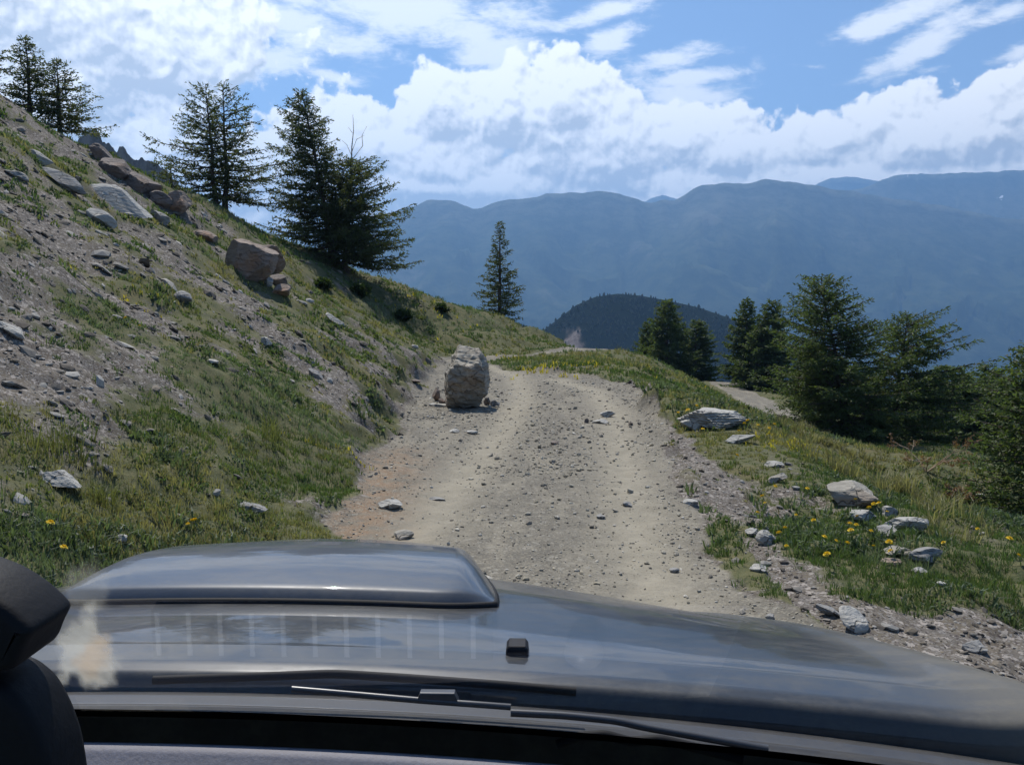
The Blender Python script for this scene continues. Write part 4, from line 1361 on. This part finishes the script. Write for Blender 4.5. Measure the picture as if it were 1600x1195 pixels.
# low dark cushions of heath and herbs over the whole slope
x, y, rng = scatter(5200, 4.0, 42, -36, 30, 904)
fl = fields(x, y); vg = veg_field(x, y, fl)
keep = (fl[0] < .1) & (fl[1] < .1) & (rng.random(len(x)) < np.clip(vg * .9, .05, .6)) & (fbm(x * .9, y * .7, 141, 3) > -.05) & ((fl[3] > .3) | (x > 3.2))
x, y = x[keep], y[keep]
r = np.hypot(x, y)
cc_ = np.array([(.066, .105, .044), (.085, .125, .052), (.115, .140, .060), (.110, .145, .098)])[rng.integers(0, 4, len(x))]
blades('heath_cushions', x, y, rng.uniform(.035, .085, len(x)) * np.clip(r / 12, .8, 1.7), 46, .018, cc_, rng, 'low dark cushions of heath and herbs dotted over the slope', spread=.34, curl=1.2, cat='heath')
x, y, rng = scatter(2600, 5.0, 40, -36, -4, 905)
fl = fields(x, y); vg = veg_field(x, y, fl)
keep = (fl[0] < .1) & (fl[3] > 1.0) & (rng.random(len(x)) < np.clip(.9 - vg, .02, .7))
x, y = x[keep], y[keep]
r = np.hypot(x, y)
stones('scree', x, y, np.minimum(rng.lognormal(math.log(.10), .5, len(x)) * np.clip(r / 14, .7, 1.8), .32), .30, SCREE + [(.36, .345, .31), (.30, .28, .25)], rng, 'flat schist flakes lying on the bare parts of the slope')


# ------------------------------------------------------------------ yellow flowers
_my, _ty, _by = mat('yellow_petals')
_ty.l.new(_ty.mix(_ty.node('ShaderNodeNewGeometry').outputs['Random Per Island'], (.80, .52, .012), (.82, .64, .03)), _by.inputs['Base Color'])
_by.inputs['Roughness'].default_value = .6
_mg, _tg, _bg = mat('flower_stem')
_tg.l.new(_tg.mix(_tg.noise(_tg.node('ShaderNodeTexCoord').outputs['Object'], 30, 2), (.06, .10, .03), (.11, .15, .05)), _bg.inputs['Base Color'])


def flower_meshes(seed):
    rng = np.random.default_rng(seed)
    tb = Tubes()
    tb.tube([(0, 0, -.02), (.01, 0, .05), (.005, .01, .11)], [.003, .0028, .0025], 5)
    v, f = [], []
    for ring, (n, L, zz, up) in enumerate(((13, .026, .112, .006), (10, .018, .116, .012), (6, .010, .119, .012))):
        for i in range(n):
            a = (i + rng.uniform(-.2, .2)) * 2 * math.pi / n
            d = np.array([math.cos(a), math.sin(a), 0]); s = np.array([-math.sin(a), math.cos(a), 0]) * L * .22
            c = np.array([.005, .01, zz])
            k = len(v)
            v += [c - s * .4, c + s * .4, c + d * L * .7 + s + [0, 0, up], c + d * L + [0, 0, up * .7], c + d * L * .7 - s + [0, 0, up]]
            f.append((k, k + 1, k + 2, k + 3, k + 4))
    return tb.get(), (np.array(v), f)


proto = None
FL_R = [(1228, 832), (1228, 843), (1230, 852), (1276, 846), (1313, 855), (1365, 856), (1304, 876), (1335, 821), (1352, 829), (1319, 829), (1346, 806), (1378, 788), (1367, 787), (1381, 797), (1358, 799), (1340, 783), (1484, 848), (1568, 851), (1580, 870),
        (1178, 804), (1200, 780), (1244, 802), (1205, 758), (1254, 765), (1393, 851), (1396, 857), (1277, 812), (1525, 826), (1143, 712), (1198, 786), (1405, 866), (1335, 838), (1296, 842)]
FL_S = [(1164, 663), (1176, 661), (1186, 660), (1193, 672), (1202, 664), (1202, 676), (1083, 643), (1097, 669), (1055, 641), (1082, 638), (1160, 671)]
FL_L = [(296, 822), (310, 824), (300, 818), (70, 830), (85, 868), (215, 505), (205, 498), (500, 520)]
for grp, lab, lst, sc in (('yellow dandelions in the stony verge grass', 'yellow dandelion flower on a thin stem in the stony verge grass', FL_R, 1.35), ('yellow flowers around the layered slab', 'small yellow flower growing round the layered grey slab on the verge', FL_S, 1.9),
                          ('yellow flowers on the uphill bank', 'small yellow flower in the grass of the uphill bank', FL_L, 1.3)):
    for i, (px, py) in enumerate(lst):
        g = ground_at(px, py + 14)
        if proto is None:
            (sv, sf), (hv_, hf) = flower_meshes(3)
            proto = empty('dandelion', g)
            mesh_obj('stem', sv, sf, _mg, proto); mesh_obj('flower_head', hv_, hf, _my, proto)
            o = proto
        else:
            o = proto.copy(); COL.objects.link(o)
            for ch in list(proto.children):
                c = ch.copy(); COL.objects.link(c); c.parent = o
        o.location = [float(g[0]), float(g[1]), float(g[2])]
        o.rotation_euler = (-.35 + .2 * math.sin(i * 3.1), .25 * math.sin(i * 1.7), i * 1.3)
        k = .62 * sc * (1 + .25 * math.sin(i * 2.3))
        o.scale = (k, k, k)
        tag(o, lab, 'flower', grp)
# carpets of small yellow blossom (uncountable)
bx, by = [], []
rng = np.random.default_rng(31)
for px, py, n, s in ((870, 573, 60, .5), (845, 572, 40, .4), (905, 569, 50, .5), (800, 560, 40, .5), (1215, 692, 90, .25), (1240, 700, 60, .25), (1190, 690, 40, .2), (660, 480, 40, .7), (690, 500, 30, .7), (600, 470, 30, .8), (210, 470, 30, .2), (1060, 600, 30, .5), (1120, 620, 25, .4), (540, 708, 25, .12), (385, 350, 20, .4), (430, 655, 15, .15)):
    g = ground_at(px, py)
    n = int(n * .4)
    bx += list(g[0] + rng.normal(0, s * 1.3, n)); by += list(g[1] + rng.normal(0, s * 1.8, n))
bx, by = np.array(bx), np.array(by)
rr_ = np.hypot(bx, by)
blades('blossom', bx, by, np.full(len(bx), .07) * np.clip(rr_ / 12, .9, 2), 4, .012, np.array([[.50, .40, .06]]) * rng.uniform(.7, 1.1, (len(bx), 1)), rng, 'patches of tiny yellow blossom in the turf', spread=.08, curl=.6, cat='blossom')


# ------------------------------------------------------------------ the car the picture is taken from
TH = rad(-1.5)
CZ = -0.012
car = tag(empty('off_road_car', (0, 0, CZ), TH), 'dusty dark grey off road car with a bonnet scoop, seen from its passenger seat', 'car')
XC = -0.405


def loc(p):
    """world point to the car's own frame"""
    x, y, z = p
    return np.array([x * math.cos(TH) + y * math.sin(TH), -x * math.sin(TH) + y * math.cos(TH), z - CZ])


def cpx(px, py, Y):
    return loc(at(px, py, Y))


def paint_material(name, base, dust, rough=.28):
    m_, t, b = mat(name)
    co = t.node('ShaderNodeTexCoord').outputs['Object']
    n = t.noise(co, 2.2, 5, .6)
    n2 = t.noise(co, 90, 4, .6)
    n3_ = t.noise(t.mapping(co, scale=(1, 3, 1)), 11, 5, .7)
    d = t.m('MULTIPLY', t.m('ADD', t.m('MULTIPLY', t.step(n, .3, .7), .6), t.m('MULTIPLY', t.step(n3_, .4, .7), .5)), dust, clamp=True)
    d = t.m('MULTIPLY', d, t.step(n2, .25, .6, a=.6, b=1.0), clamp=True)
    sp = t.step(t.voro(co, 26, 'F1'), .055, .02)
    sp = t.m('MULTIPLY', sp, t.step(t.noise(co, 7, 2), .55, .65))
    d = t.m('MAXIMUM', d, t.m('MULTIPLY', sp, .6))
    d = t.m('ADD', d, t.m('MULTIPLY', t.attr('dust'), t.step(n, .2, .6, a=.5, b=1.0)), clamp=True)
    t.l.new(t.mix(d, base, (.16, .148, .122)), b.inputs['Base Color'])
    b.inputs['Specular IOR Level'].default_value = .22
    t.l.new(t.m('ADD', rough, t.m('MULTIPLY', d, .5)), b.inputs['Roughness'])
    t.l.new(t.m('SUBTRACT', .75, t.m('MULTIPLY', d, .9), clamp=True), b.inputs['Coat Weight'])
    b.inputs['Coat Roughness'].default_value = .03
    return m_


def plastic(name, col, rough=.5, spec=.4, grain=0.0):
    m_, t, b = mat(name)
    co = t.node('ShaderNodeTexCoord').outputs['Object']
    n = t.noise(co, 220, 3, .6)
    t.l.new(t.mix(n, tuple(c * .8 for c in col), tuple(c * 1.2 for c in col)), b.inputs['Base Color'])
    b.inputs['Roughness'].default_value = rough
    b.inputs['Specular IOR Level'].default_value = spec
    if grain:
        t.l.new(t.bump(n, grain, .001), b.inputs['Normal'])
    return m_


M_paint = paint_material('grey_car_paint', (.015, .019, .025), .36, .34)
M_paint2 = paint_material('grey_scoop_paint', (.034, .046, .066), .26, .36)
M_black = plastic('black_plastic', (.005, .005, .006), .6, .18, .3)
M_rubber = plastic('black_rubber', (.010, .010, .011), .7, .2)
M_cowl = paint_material('dusty_cowl_plastic', (.034, .035, .039), .30, .55)
M_dash = plastic('grey_dashboard', (.17, .165, .185), .65, .3, .5)
M_frit = plastic('black_glass_border', (.003, .003, .003), .9, .0)

BY = [.978, .980, .984, .990, 1.01, 1.07, 1.15, 1.3, 1.45, 1.6, 1.75, 1.85, 1.95, 2.03, 2.09, 2.13, 2.15]
BZ = [1.258, 1.272, 1.283, 1.289, 1.2935, 1.293, 1.287, 1.270, 1.251, 1.227, 1.192, 1.161, 1.119, 1.06, .99, .91, .78]


def bz0(Y):
    return np.interp(Y, BY, BZ)


def half_w(Y):
    return 1.06 * (1 - np.clip((Y - .9) / 1.42, 0, 1) ** 2.0)


def bonnet_z(X, Y):
    s = np.abs(X - XC) / half_w(Y)
    return bz0(Y) - (.046 + .11 * np.clip(Y - 1.1, 0, None)) * s ** 2


yy = np.concatenate([np.linspace(.978, 1.07, 40), np.linspace(1.08, 1.9, 50), np.linspace(1.91, 2.15, 40)])
ss = np.linspace(-1.12, 1.12, 121)
k_ = np.ones(5) / 5
zc = np.convolve(np.pad(bz0(yy), 2, mode='edge'), k_, 'valid')
bvv, bdust = [], []
for Y, z in zip(yy, zc):
    w_ = half_w(Y)
    a = np.abs(ss)
    X = XC + np.clip(ss, -1, 1) * w_
    zz = z - (.046 + .11 * max(Y - 1.1, 0)) * np.clip(a, 0, 1) ** 2
    zz = zz - np.clip(a - 1, 0, None) * 3.2 + .012 * np.exp(-((a - .93) / .05) ** 2) * (Y < 2.0)
    X = X + np.sign(ss) * np.clip(a - 1, 0, None) * .25
    bvv.append(np.stack([X, Y - .05 * np.clip(a, 0, 1) ** 2 * sstep(-Y, -1.5, -1.0), zz], 1))
    bdust.append(.55 * np.exp(-((a - .97) / .13) ** 2) + .55 * sstep(Y, 1.72, 1.95) * np.ones(len(ss)))
fl_ = bvv[0].copy(); fl_[:, 2] -= .12; fl_[:, 1] += .004; bvv.insert(0, fl_); bdust.insert(0, bdust[0] * 0)
bvv = np.array(bvv); bi = np.arange(bvv.shape[0] * bvv.shape[1]).reshape(bvv.shape[:2])
bonnet = mesh_obj('bonnet', bvv.reshape(-1, 3), np.stack([bi[:-1, :-1], bi[:-1, 1:], bi[1:, 1:], bi[1:, :-1]], -1).reshape(-1, 4), M_paint, car, smooth=True, attrs={'dust': np.concatenate(bdust)})

# scoop: a raised pod with a rounded rear edge, over a thin black strip that draws its edge shadow
us, vs = np.linspace(-1, 1, 91), np.linspace(0, 1, 60)
sv = []
SY0, SY1, SW = 1.285, 1.80, .345
for v_ in vs:
    Yb_ = SY0 + (SY1 - SY0) * v_
    hgt = .036 * (1 - (1 - min(1, v_ / .5)) ** 2.0) + .012 * min(1, v_ / .02)
    if v_ > .92:
        hgt *= 1 - ((v_ - .92) / .08) ** 2 * .5
    wv = SW * (1 - .13 * sstep(v_, 0, .9))
    a = np.abs(us)
    prof = (1 - np.clip((a - .82) / .18, 0, 1) ** 2.2)
    Y = Yb_ + .03 * (a > .72) * ((a - .72) / .28) ** 2 * (1 - v_)
    X = XC + us * wv
    z = bonnet_z(X, Y) + .006 + hgt * prof
    sv.append(np.stack([X, Y, z], 1))
sv = np.array(sv); si = np.arange(sv.shape[0] * sv.shape[1]).reshape(sv.shape[:2])
scoop = mesh_obj('scoop', sv.reshape(-1, 3), np.stack([si[:-1, :-1], si[:-1, 1:], si[1:, 1:], si[1:, :-1]], -1).reshape(-1, 4), M_paint2, bonnet, smooth=True)
edge = np.concatenate([sv[::-1, 0], sv[0], sv[:, -1]])
tb = Tubes(); tb.tube(edge + np.array([0, -.002, -.004]), np.full(len(edge), .006), 6)
mesh_obj('shadow_strip', *tb.get(), M_rubber, bonnet, smooth=True)


def rounded_prism(outline, depth, bev=.006, n=4):
    """closed outline (x, z) extruded along y, with rounded rims; the outline runs anticlockwise"""
    o = np.asarray(outline, float)
    c = o.mean(0)
    rings = []
    for k in range(n + 1):
        t = k / n * math.pi / 2
        rings.append((bev * (1 - math.sin(t)), bev * (1 - math.cos(t))))
    v, f = [], []
    seq = [(a, b) for a, b in rings] + [(a, depth - b) for a, b in reversed(rings)]
    tang = np.roll(o, -1, 0) - np.roll(o, 1, 0)
    nrm = np.stack([tang[:, 1], -tang[:, 0]], 1); nrm /= np.linalg.norm(nrm, axis=1)[:, None]
    if ((o - c) * nrm).sum() < 0:
        nrm = -nrm
    for inset, y in seq:
        p = o - nrm * inset
        v.append(np.stack([p[:, 0], np.full(len(o), y), p[:, 1]], 1))
    m_ = len(o)
    for r in range(len(seq) - 1):
        for i in range(m_):
            f.append((r * m_ + i, r * m_ + (i + 1) % m_, (r + 1) * m_ + (i + 1) % m_, (r + 1) * m_ + i))
    f.append(tuple(range(m_ - 1, -1, -1))); f.append(tuple(range((len(seq) - 1) * m_, len(seq) * m_)))
    return np.concatenate(v), f


# washer jet on the rear of the bonnet
p = cpx(808, 1027, 1.055)
ol = [(-.0145, -.004), (.0145, -.004), (.0135, .007), (.010, .0115), (-.010, .0115), (-.0135, .007)]
v, f = rounded_prism(ol, .03, .003)
v[:, 2] += bonnet_z(p[0], p[1]) ; v[:, 0] += p[0]; v[:, 1] += p[1]
mesh_obj('washer_jet', v, f, M_black, bonnet)

# cowl panel under the windscreen
cw = []
xs = np.linspace(-1.0, 1.0, 90)
for (Y, z) in ((.990, 1.20), (.985, 1.266), (.976, 1.2715), (.955, 1.2755), (.948, 1.272), (.930, 1.277), (.905, 1.2835), (.885, 1.289), (.868, 1.2945), (.858, 1.298)):
    cw.append(np.stack([xs + XC, Y - .055 * (xs) ** 2, z - .052 * (xs / .96) ** 2], 1))
cw = np.array(cw); cwi = np.arange(cw.shape[0] * cw.shape[1]).reshape(cw.shape[:2])
mesh_obj('cowl', cw.reshape(-1, 3), np.stack([cwi[:-1, :-1], cwi[:-1, 1:], cwi[1:, 1:], cwi[1:, :-1]], -1).reshape(-1, 4), M_cowl, car, smooth=True)
# windscreen: black border at its base, then the clear pane
def pane(z0, y0, z1, y1, off=0.0, drop=.052):
    a = [np.stack([xs + XC, y - .055 * xs ** 2, z - drop * (xs / .96) ** 2 + off], 1) for z, y in ((z0, y0), ((z0 + z1) / 2, (y0 + y1) / 2), (z1, y1))]
    a = np.array(a); i = np.arange(a.shape[0] * a.shape[1]).reshape(a.shape[:2])
    return a.reshape(-1, 3), np.stack([i[:-1, :-1], i[:-1, 1:], i[1:, 1:], i[1:, :-1]], -1).reshape(-1, 4)


mesh_obj('windscreen_border', *pane(1.2985, .857, 1.338, .790), M_frit, car, smooth=True)
_mw = bpy.data.materials.new('clear_windscreen_glass'); _mw.use_nodes = True
_tw = NT(_mw.node_tree); _tw.n.remove(_tw.n['Principled BSDF'])
_tr = _tw.node('ShaderNodeBsdfTransparent'); _tr.inputs[0].default_value = (1, 1, 1, 1)
_tw.l.new(_tr.outputs[0], _tw.n['Material Output'].inputs[0])
mesh_obj('windscreen', *pane(1.339, .788, 2.03, .06), _mw, car, smooth=True)
# the low part of the pane, where the slatted demister vent of the dashboard mirrors in the glass
_mr = bpy.data.materials.new('reflecting_glass'); _mr.use_nodes = True
_tw = NT(_mr.node_tree); _tw.n.remove(_tw.n['Principled BSDF'])
_tr = _tw.node('ShaderNodeBsdfTransparent'); _tr.inputs[0].default_value = (1, 1, 1, 1)
_gl = _tw.node('ShaderNodeBsdfGlossy'); _gl.inputs['Color'].default_value = (.062, .065, .07, 1); _gl.inputs['Roughness'].default_value = 0.012
_ad = _tw.node('ShaderNodeAddShader')
_tw.l.new(_tr.outputs[0], _ad.inputs[0]); _tw.l.new(_gl.outputs[0], _ad.inputs[1]); _tw.l.new(_ad.outputs[0], _tw.n['Material Output'].inputs[0])
gy = lambda Y: 1.339 + (.788 - Y) * (2.03 - 1.339) / (.788 - .06) - .004
mesh_obj('windscreen_foot', [(-.42, .783, gy(.783)), (.15, .783, gy(.783)), (.15, .61, gy(.61)), (-.36, .61, gy(.61))], [(0, 1, 2, 3)], _mr, car)
_ms = bpy.data.materials.new('painted_glare'); _ms.use_nodes = True  # tan translucent patch on the pane, painted in place of glare
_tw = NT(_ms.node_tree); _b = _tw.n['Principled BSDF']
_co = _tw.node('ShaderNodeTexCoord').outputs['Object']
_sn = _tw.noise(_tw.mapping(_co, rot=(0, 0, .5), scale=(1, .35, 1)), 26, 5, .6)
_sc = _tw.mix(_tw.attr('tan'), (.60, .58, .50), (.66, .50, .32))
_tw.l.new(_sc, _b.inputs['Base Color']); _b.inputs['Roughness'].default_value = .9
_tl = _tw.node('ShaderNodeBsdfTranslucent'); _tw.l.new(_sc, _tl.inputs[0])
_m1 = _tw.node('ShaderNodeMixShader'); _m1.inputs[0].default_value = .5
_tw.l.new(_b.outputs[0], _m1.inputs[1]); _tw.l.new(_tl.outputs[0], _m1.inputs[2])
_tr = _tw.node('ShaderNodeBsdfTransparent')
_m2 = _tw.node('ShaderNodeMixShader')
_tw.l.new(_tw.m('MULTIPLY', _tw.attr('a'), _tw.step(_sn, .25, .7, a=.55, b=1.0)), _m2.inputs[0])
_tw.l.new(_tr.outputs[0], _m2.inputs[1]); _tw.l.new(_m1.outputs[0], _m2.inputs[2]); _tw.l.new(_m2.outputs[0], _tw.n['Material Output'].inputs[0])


def on_glass(px, py):
    d = cpx(px, py, 1.0) - loc(CAM)
    o_ = loc(CAM)
    sl = (2.03 - 1.339) / (.788 - .06)
    k = (1.339 + .788 * sl - o_[2]) / (d[2] + d[1] * sl)
    p = o_ + d * k
    return p + np.array([0, -.004, -.004])


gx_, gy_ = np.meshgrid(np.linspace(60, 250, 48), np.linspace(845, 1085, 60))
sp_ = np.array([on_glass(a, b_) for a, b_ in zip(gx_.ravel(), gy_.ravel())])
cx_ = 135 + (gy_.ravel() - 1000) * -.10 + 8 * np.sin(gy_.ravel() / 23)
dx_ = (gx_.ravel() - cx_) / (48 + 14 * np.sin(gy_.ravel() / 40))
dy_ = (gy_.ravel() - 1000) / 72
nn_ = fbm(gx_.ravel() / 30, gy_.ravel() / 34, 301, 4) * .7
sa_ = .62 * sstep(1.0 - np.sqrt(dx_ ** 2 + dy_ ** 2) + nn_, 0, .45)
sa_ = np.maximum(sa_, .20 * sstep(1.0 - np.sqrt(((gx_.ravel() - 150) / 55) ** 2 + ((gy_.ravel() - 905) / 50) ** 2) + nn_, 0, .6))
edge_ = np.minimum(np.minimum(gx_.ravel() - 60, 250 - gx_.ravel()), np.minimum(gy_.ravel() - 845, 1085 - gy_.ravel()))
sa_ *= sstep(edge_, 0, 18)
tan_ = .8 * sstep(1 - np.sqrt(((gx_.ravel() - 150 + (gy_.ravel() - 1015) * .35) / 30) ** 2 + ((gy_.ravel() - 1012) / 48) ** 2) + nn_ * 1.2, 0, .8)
ii = np.arange(48 * 60).reshape(60, 48)
mesh_obj('glare_patch', sp_, np.stack([ii[:-1, :-1], ii[:-1, 1:], ii[1:, 1:], ii[1:, :-1]], -1).reshape(-1, 4), _ms, car, attrs={'a': sa_, 'tan': tan_})
_o, _d = loc(CAM), cpx(912, 1010, 1.0) - loc(CAM)
_sl = (2.03 - 1.339) / (.788 - .06)
_g = _o + _d * ((1.339 + .788 * _sl - _o[2]) / (_d[2] + _d[1] * _sl))
_n = np.array([0, _sl, 1.0]); _n /= np.linalg.norm(_n)
_r = _d - 2 * _d.dot(_n) * _n
SENSOR = _g + _r * ((1.291 - _g[2]) / _r[2])
M_slat = plastic('pale_vent_slats', (.36, .36, .35), .6, .3)
# dashboard
dv = []
for (Y, z) in ((.792, 1.300), (.786, 1.312), (.776, 1.316), (.764, 1.313), (.757, 1.294), (.72, 1.290), (.60, 1.287), (.45, 1.27), (.36, 1.22), (.33, 1.12), (.33, .9)):
    dv.append(np.stack([xs + XC, Y - .055 * xs ** 2, z - .052 * (xs / .96) ** 2 - .004], 1))
dv = np.array(dv); di = np.arange(dv.shape[0] * dv.shape[1]).reshape(dv.shape[:2])
mesh_obj('dashboard', dv.reshape(-1, 3), np.stack([di[:-1, :-1], di[:-1, 1:], di[1:, 1:], di[1:, :-1]], -1).reshape(-1, 4), M_dash, car, smooth=True)
sv_, sf_ = ICO[3]
sv_ = sv_ * np.array([.019, .019, .012]); sv_[:, 2] = np.maximum(sv_[:, 2], -.003)
mesh_obj('light_sensor', sv_ + SENSOR, sf_, plastic('grey_sensor_dome', (.28, .28, .30), .35, .5), car, smooth=True)
vent = mesh_obj('demister_vent', *rounded_prism([(-.37, 1.282), (-.04, 1.282), (-.04, 1.2945), (-.37, 1.2945)], .047, .0008), M_frit, car)
vent.data.transform(Matrix.Translation((0, .704, 0)))
for i in range(11):
    v, f = rounded_prism([(-.366 + .0305 * i, 1.2940), (-.3615 + .0305 * i, 1.2940), (-.3615 + .0305 * i, 1.2962), (-.366 + .0305 * i, 1.2962)], .044, .0005)
    v[:, 1] += .705
    mesh_obj('slat', v, f, M_slat, vent)


# wipers lying on the cowl
def wire(name, pts, r, m_, parent=None, flat=1.0):
    p = np.array(pts)
    t = np.linspace(0, 1, len(p)); tt = np.linspace(0, 1, len(p) * 8)
    q = np.stack([np.interp(tt, t, p[:, i]) for i in range(3)], 1)
    for _ in range(3):
        q[1:-1] = (q[:-2] + q[1:-1] * 2 + q[2:]) / 4
    tb = Tubes(); tb.tube(q, np.full(len(q), r), 8)
    return mesh_obj(name, *tb.get(), m_, parent, smooth=True)


M_arm = plastic('wiper_metal', (.05, .05, .052), .32, .6)
arm = wire('wiper', [cpx(456, 1076, .905), cpx(560, 1085, .905), cpx(660, 1094, .902), cpx(745, 1100, .90), cpx(798, 1104, .90)], .0036, M_arm, car)
v, f = rounded_prism([(-.022, -.005), (.022, -.005), (.018, .005), (-.018, .005)], .012, .002)
mesh_obj('wiper_hinge', v + cpx(683, 1090, .899), f, M_arm, arm)
wire('wiper_blade', [cpx(240, 1062, .93), cpx(420, 1056, .93), cpx(520, 1052, .93), cpx(620, 1058, .93), cpx(760, 1068, .925), cpx(900, 1080, .92)], .0050, M_rubber, arm)
arm2 = wire('wiper', [cpx(798, 1113, .895), cpx(880, 1117, .893), cpx(960, 1125, .888), cpx(1010, 1136, .882), cpx(1090, 1150, .872), cpx(1200, 1170, .86)], .0042, M_arm, car)
wire('wiper_blade', [cpx(870, 1163, .858), cpx(905, 1150, .86), cpx(945, 1147, .862), cpx(985, 1158, .86), cpx(1030, 1154, .858), cpx(1090, 1168, .855), cpx(1160, 1186, .85)], .0050, M_rubber, arm2)

# phone in a cradle on the dashboard, cut off by the picture edge
ph = tag(empty('dashboard_holder', at(40, 1230, .50)), 'black rounded device holder with hinged padded head on the dashboard', 'device holder')
p0 = np.array(ph.location)


def shape(pts, Y):
    p = np.array([at(a, b, Y) for a, b in pts])
    o = p[:, [0, 2]] - p0[[0, 2]]
    n = len(o); t = np.arange(n + 1); o2 = np.vstack([o, o[:1]])
    tt = np.linspace(0, n, n * 6, endpoint=False)
    q = np.stack([np.interp(tt, t, o2[:, i]) for i in range(2)], 1)
    for _ in range(5):
        q = (np.roll(q, 1, 0) + 2 * q + np.roll(q, -1, 0)) / 4
    return q


v, f = rounded_prism(shape([(-140, 1240), (-140, 1004), (-20, 1004), (30, 1008), (70, 1020), (100, 1045), (122, 1085), (138, 1130), (147, 1185), (150, 1240)], .50), .045, .008)
v[:, 1] += -.047
mesh_obj('body', v, f, M_black, ph, smooth=True)
v, f = rounded_prism(shape([(-140, 1002), (-140, 860), (-60, 858), (-10, 868), (35, 886), (75, 912), (104, 940), (108, 950), (98, 968), (88, 995), (76, 1006), (30, 1004)], .49), .05, .007)
v[:, 1] += -.052
mesh_obj('padded_head', v, f, M_black, ph, smooth=True)
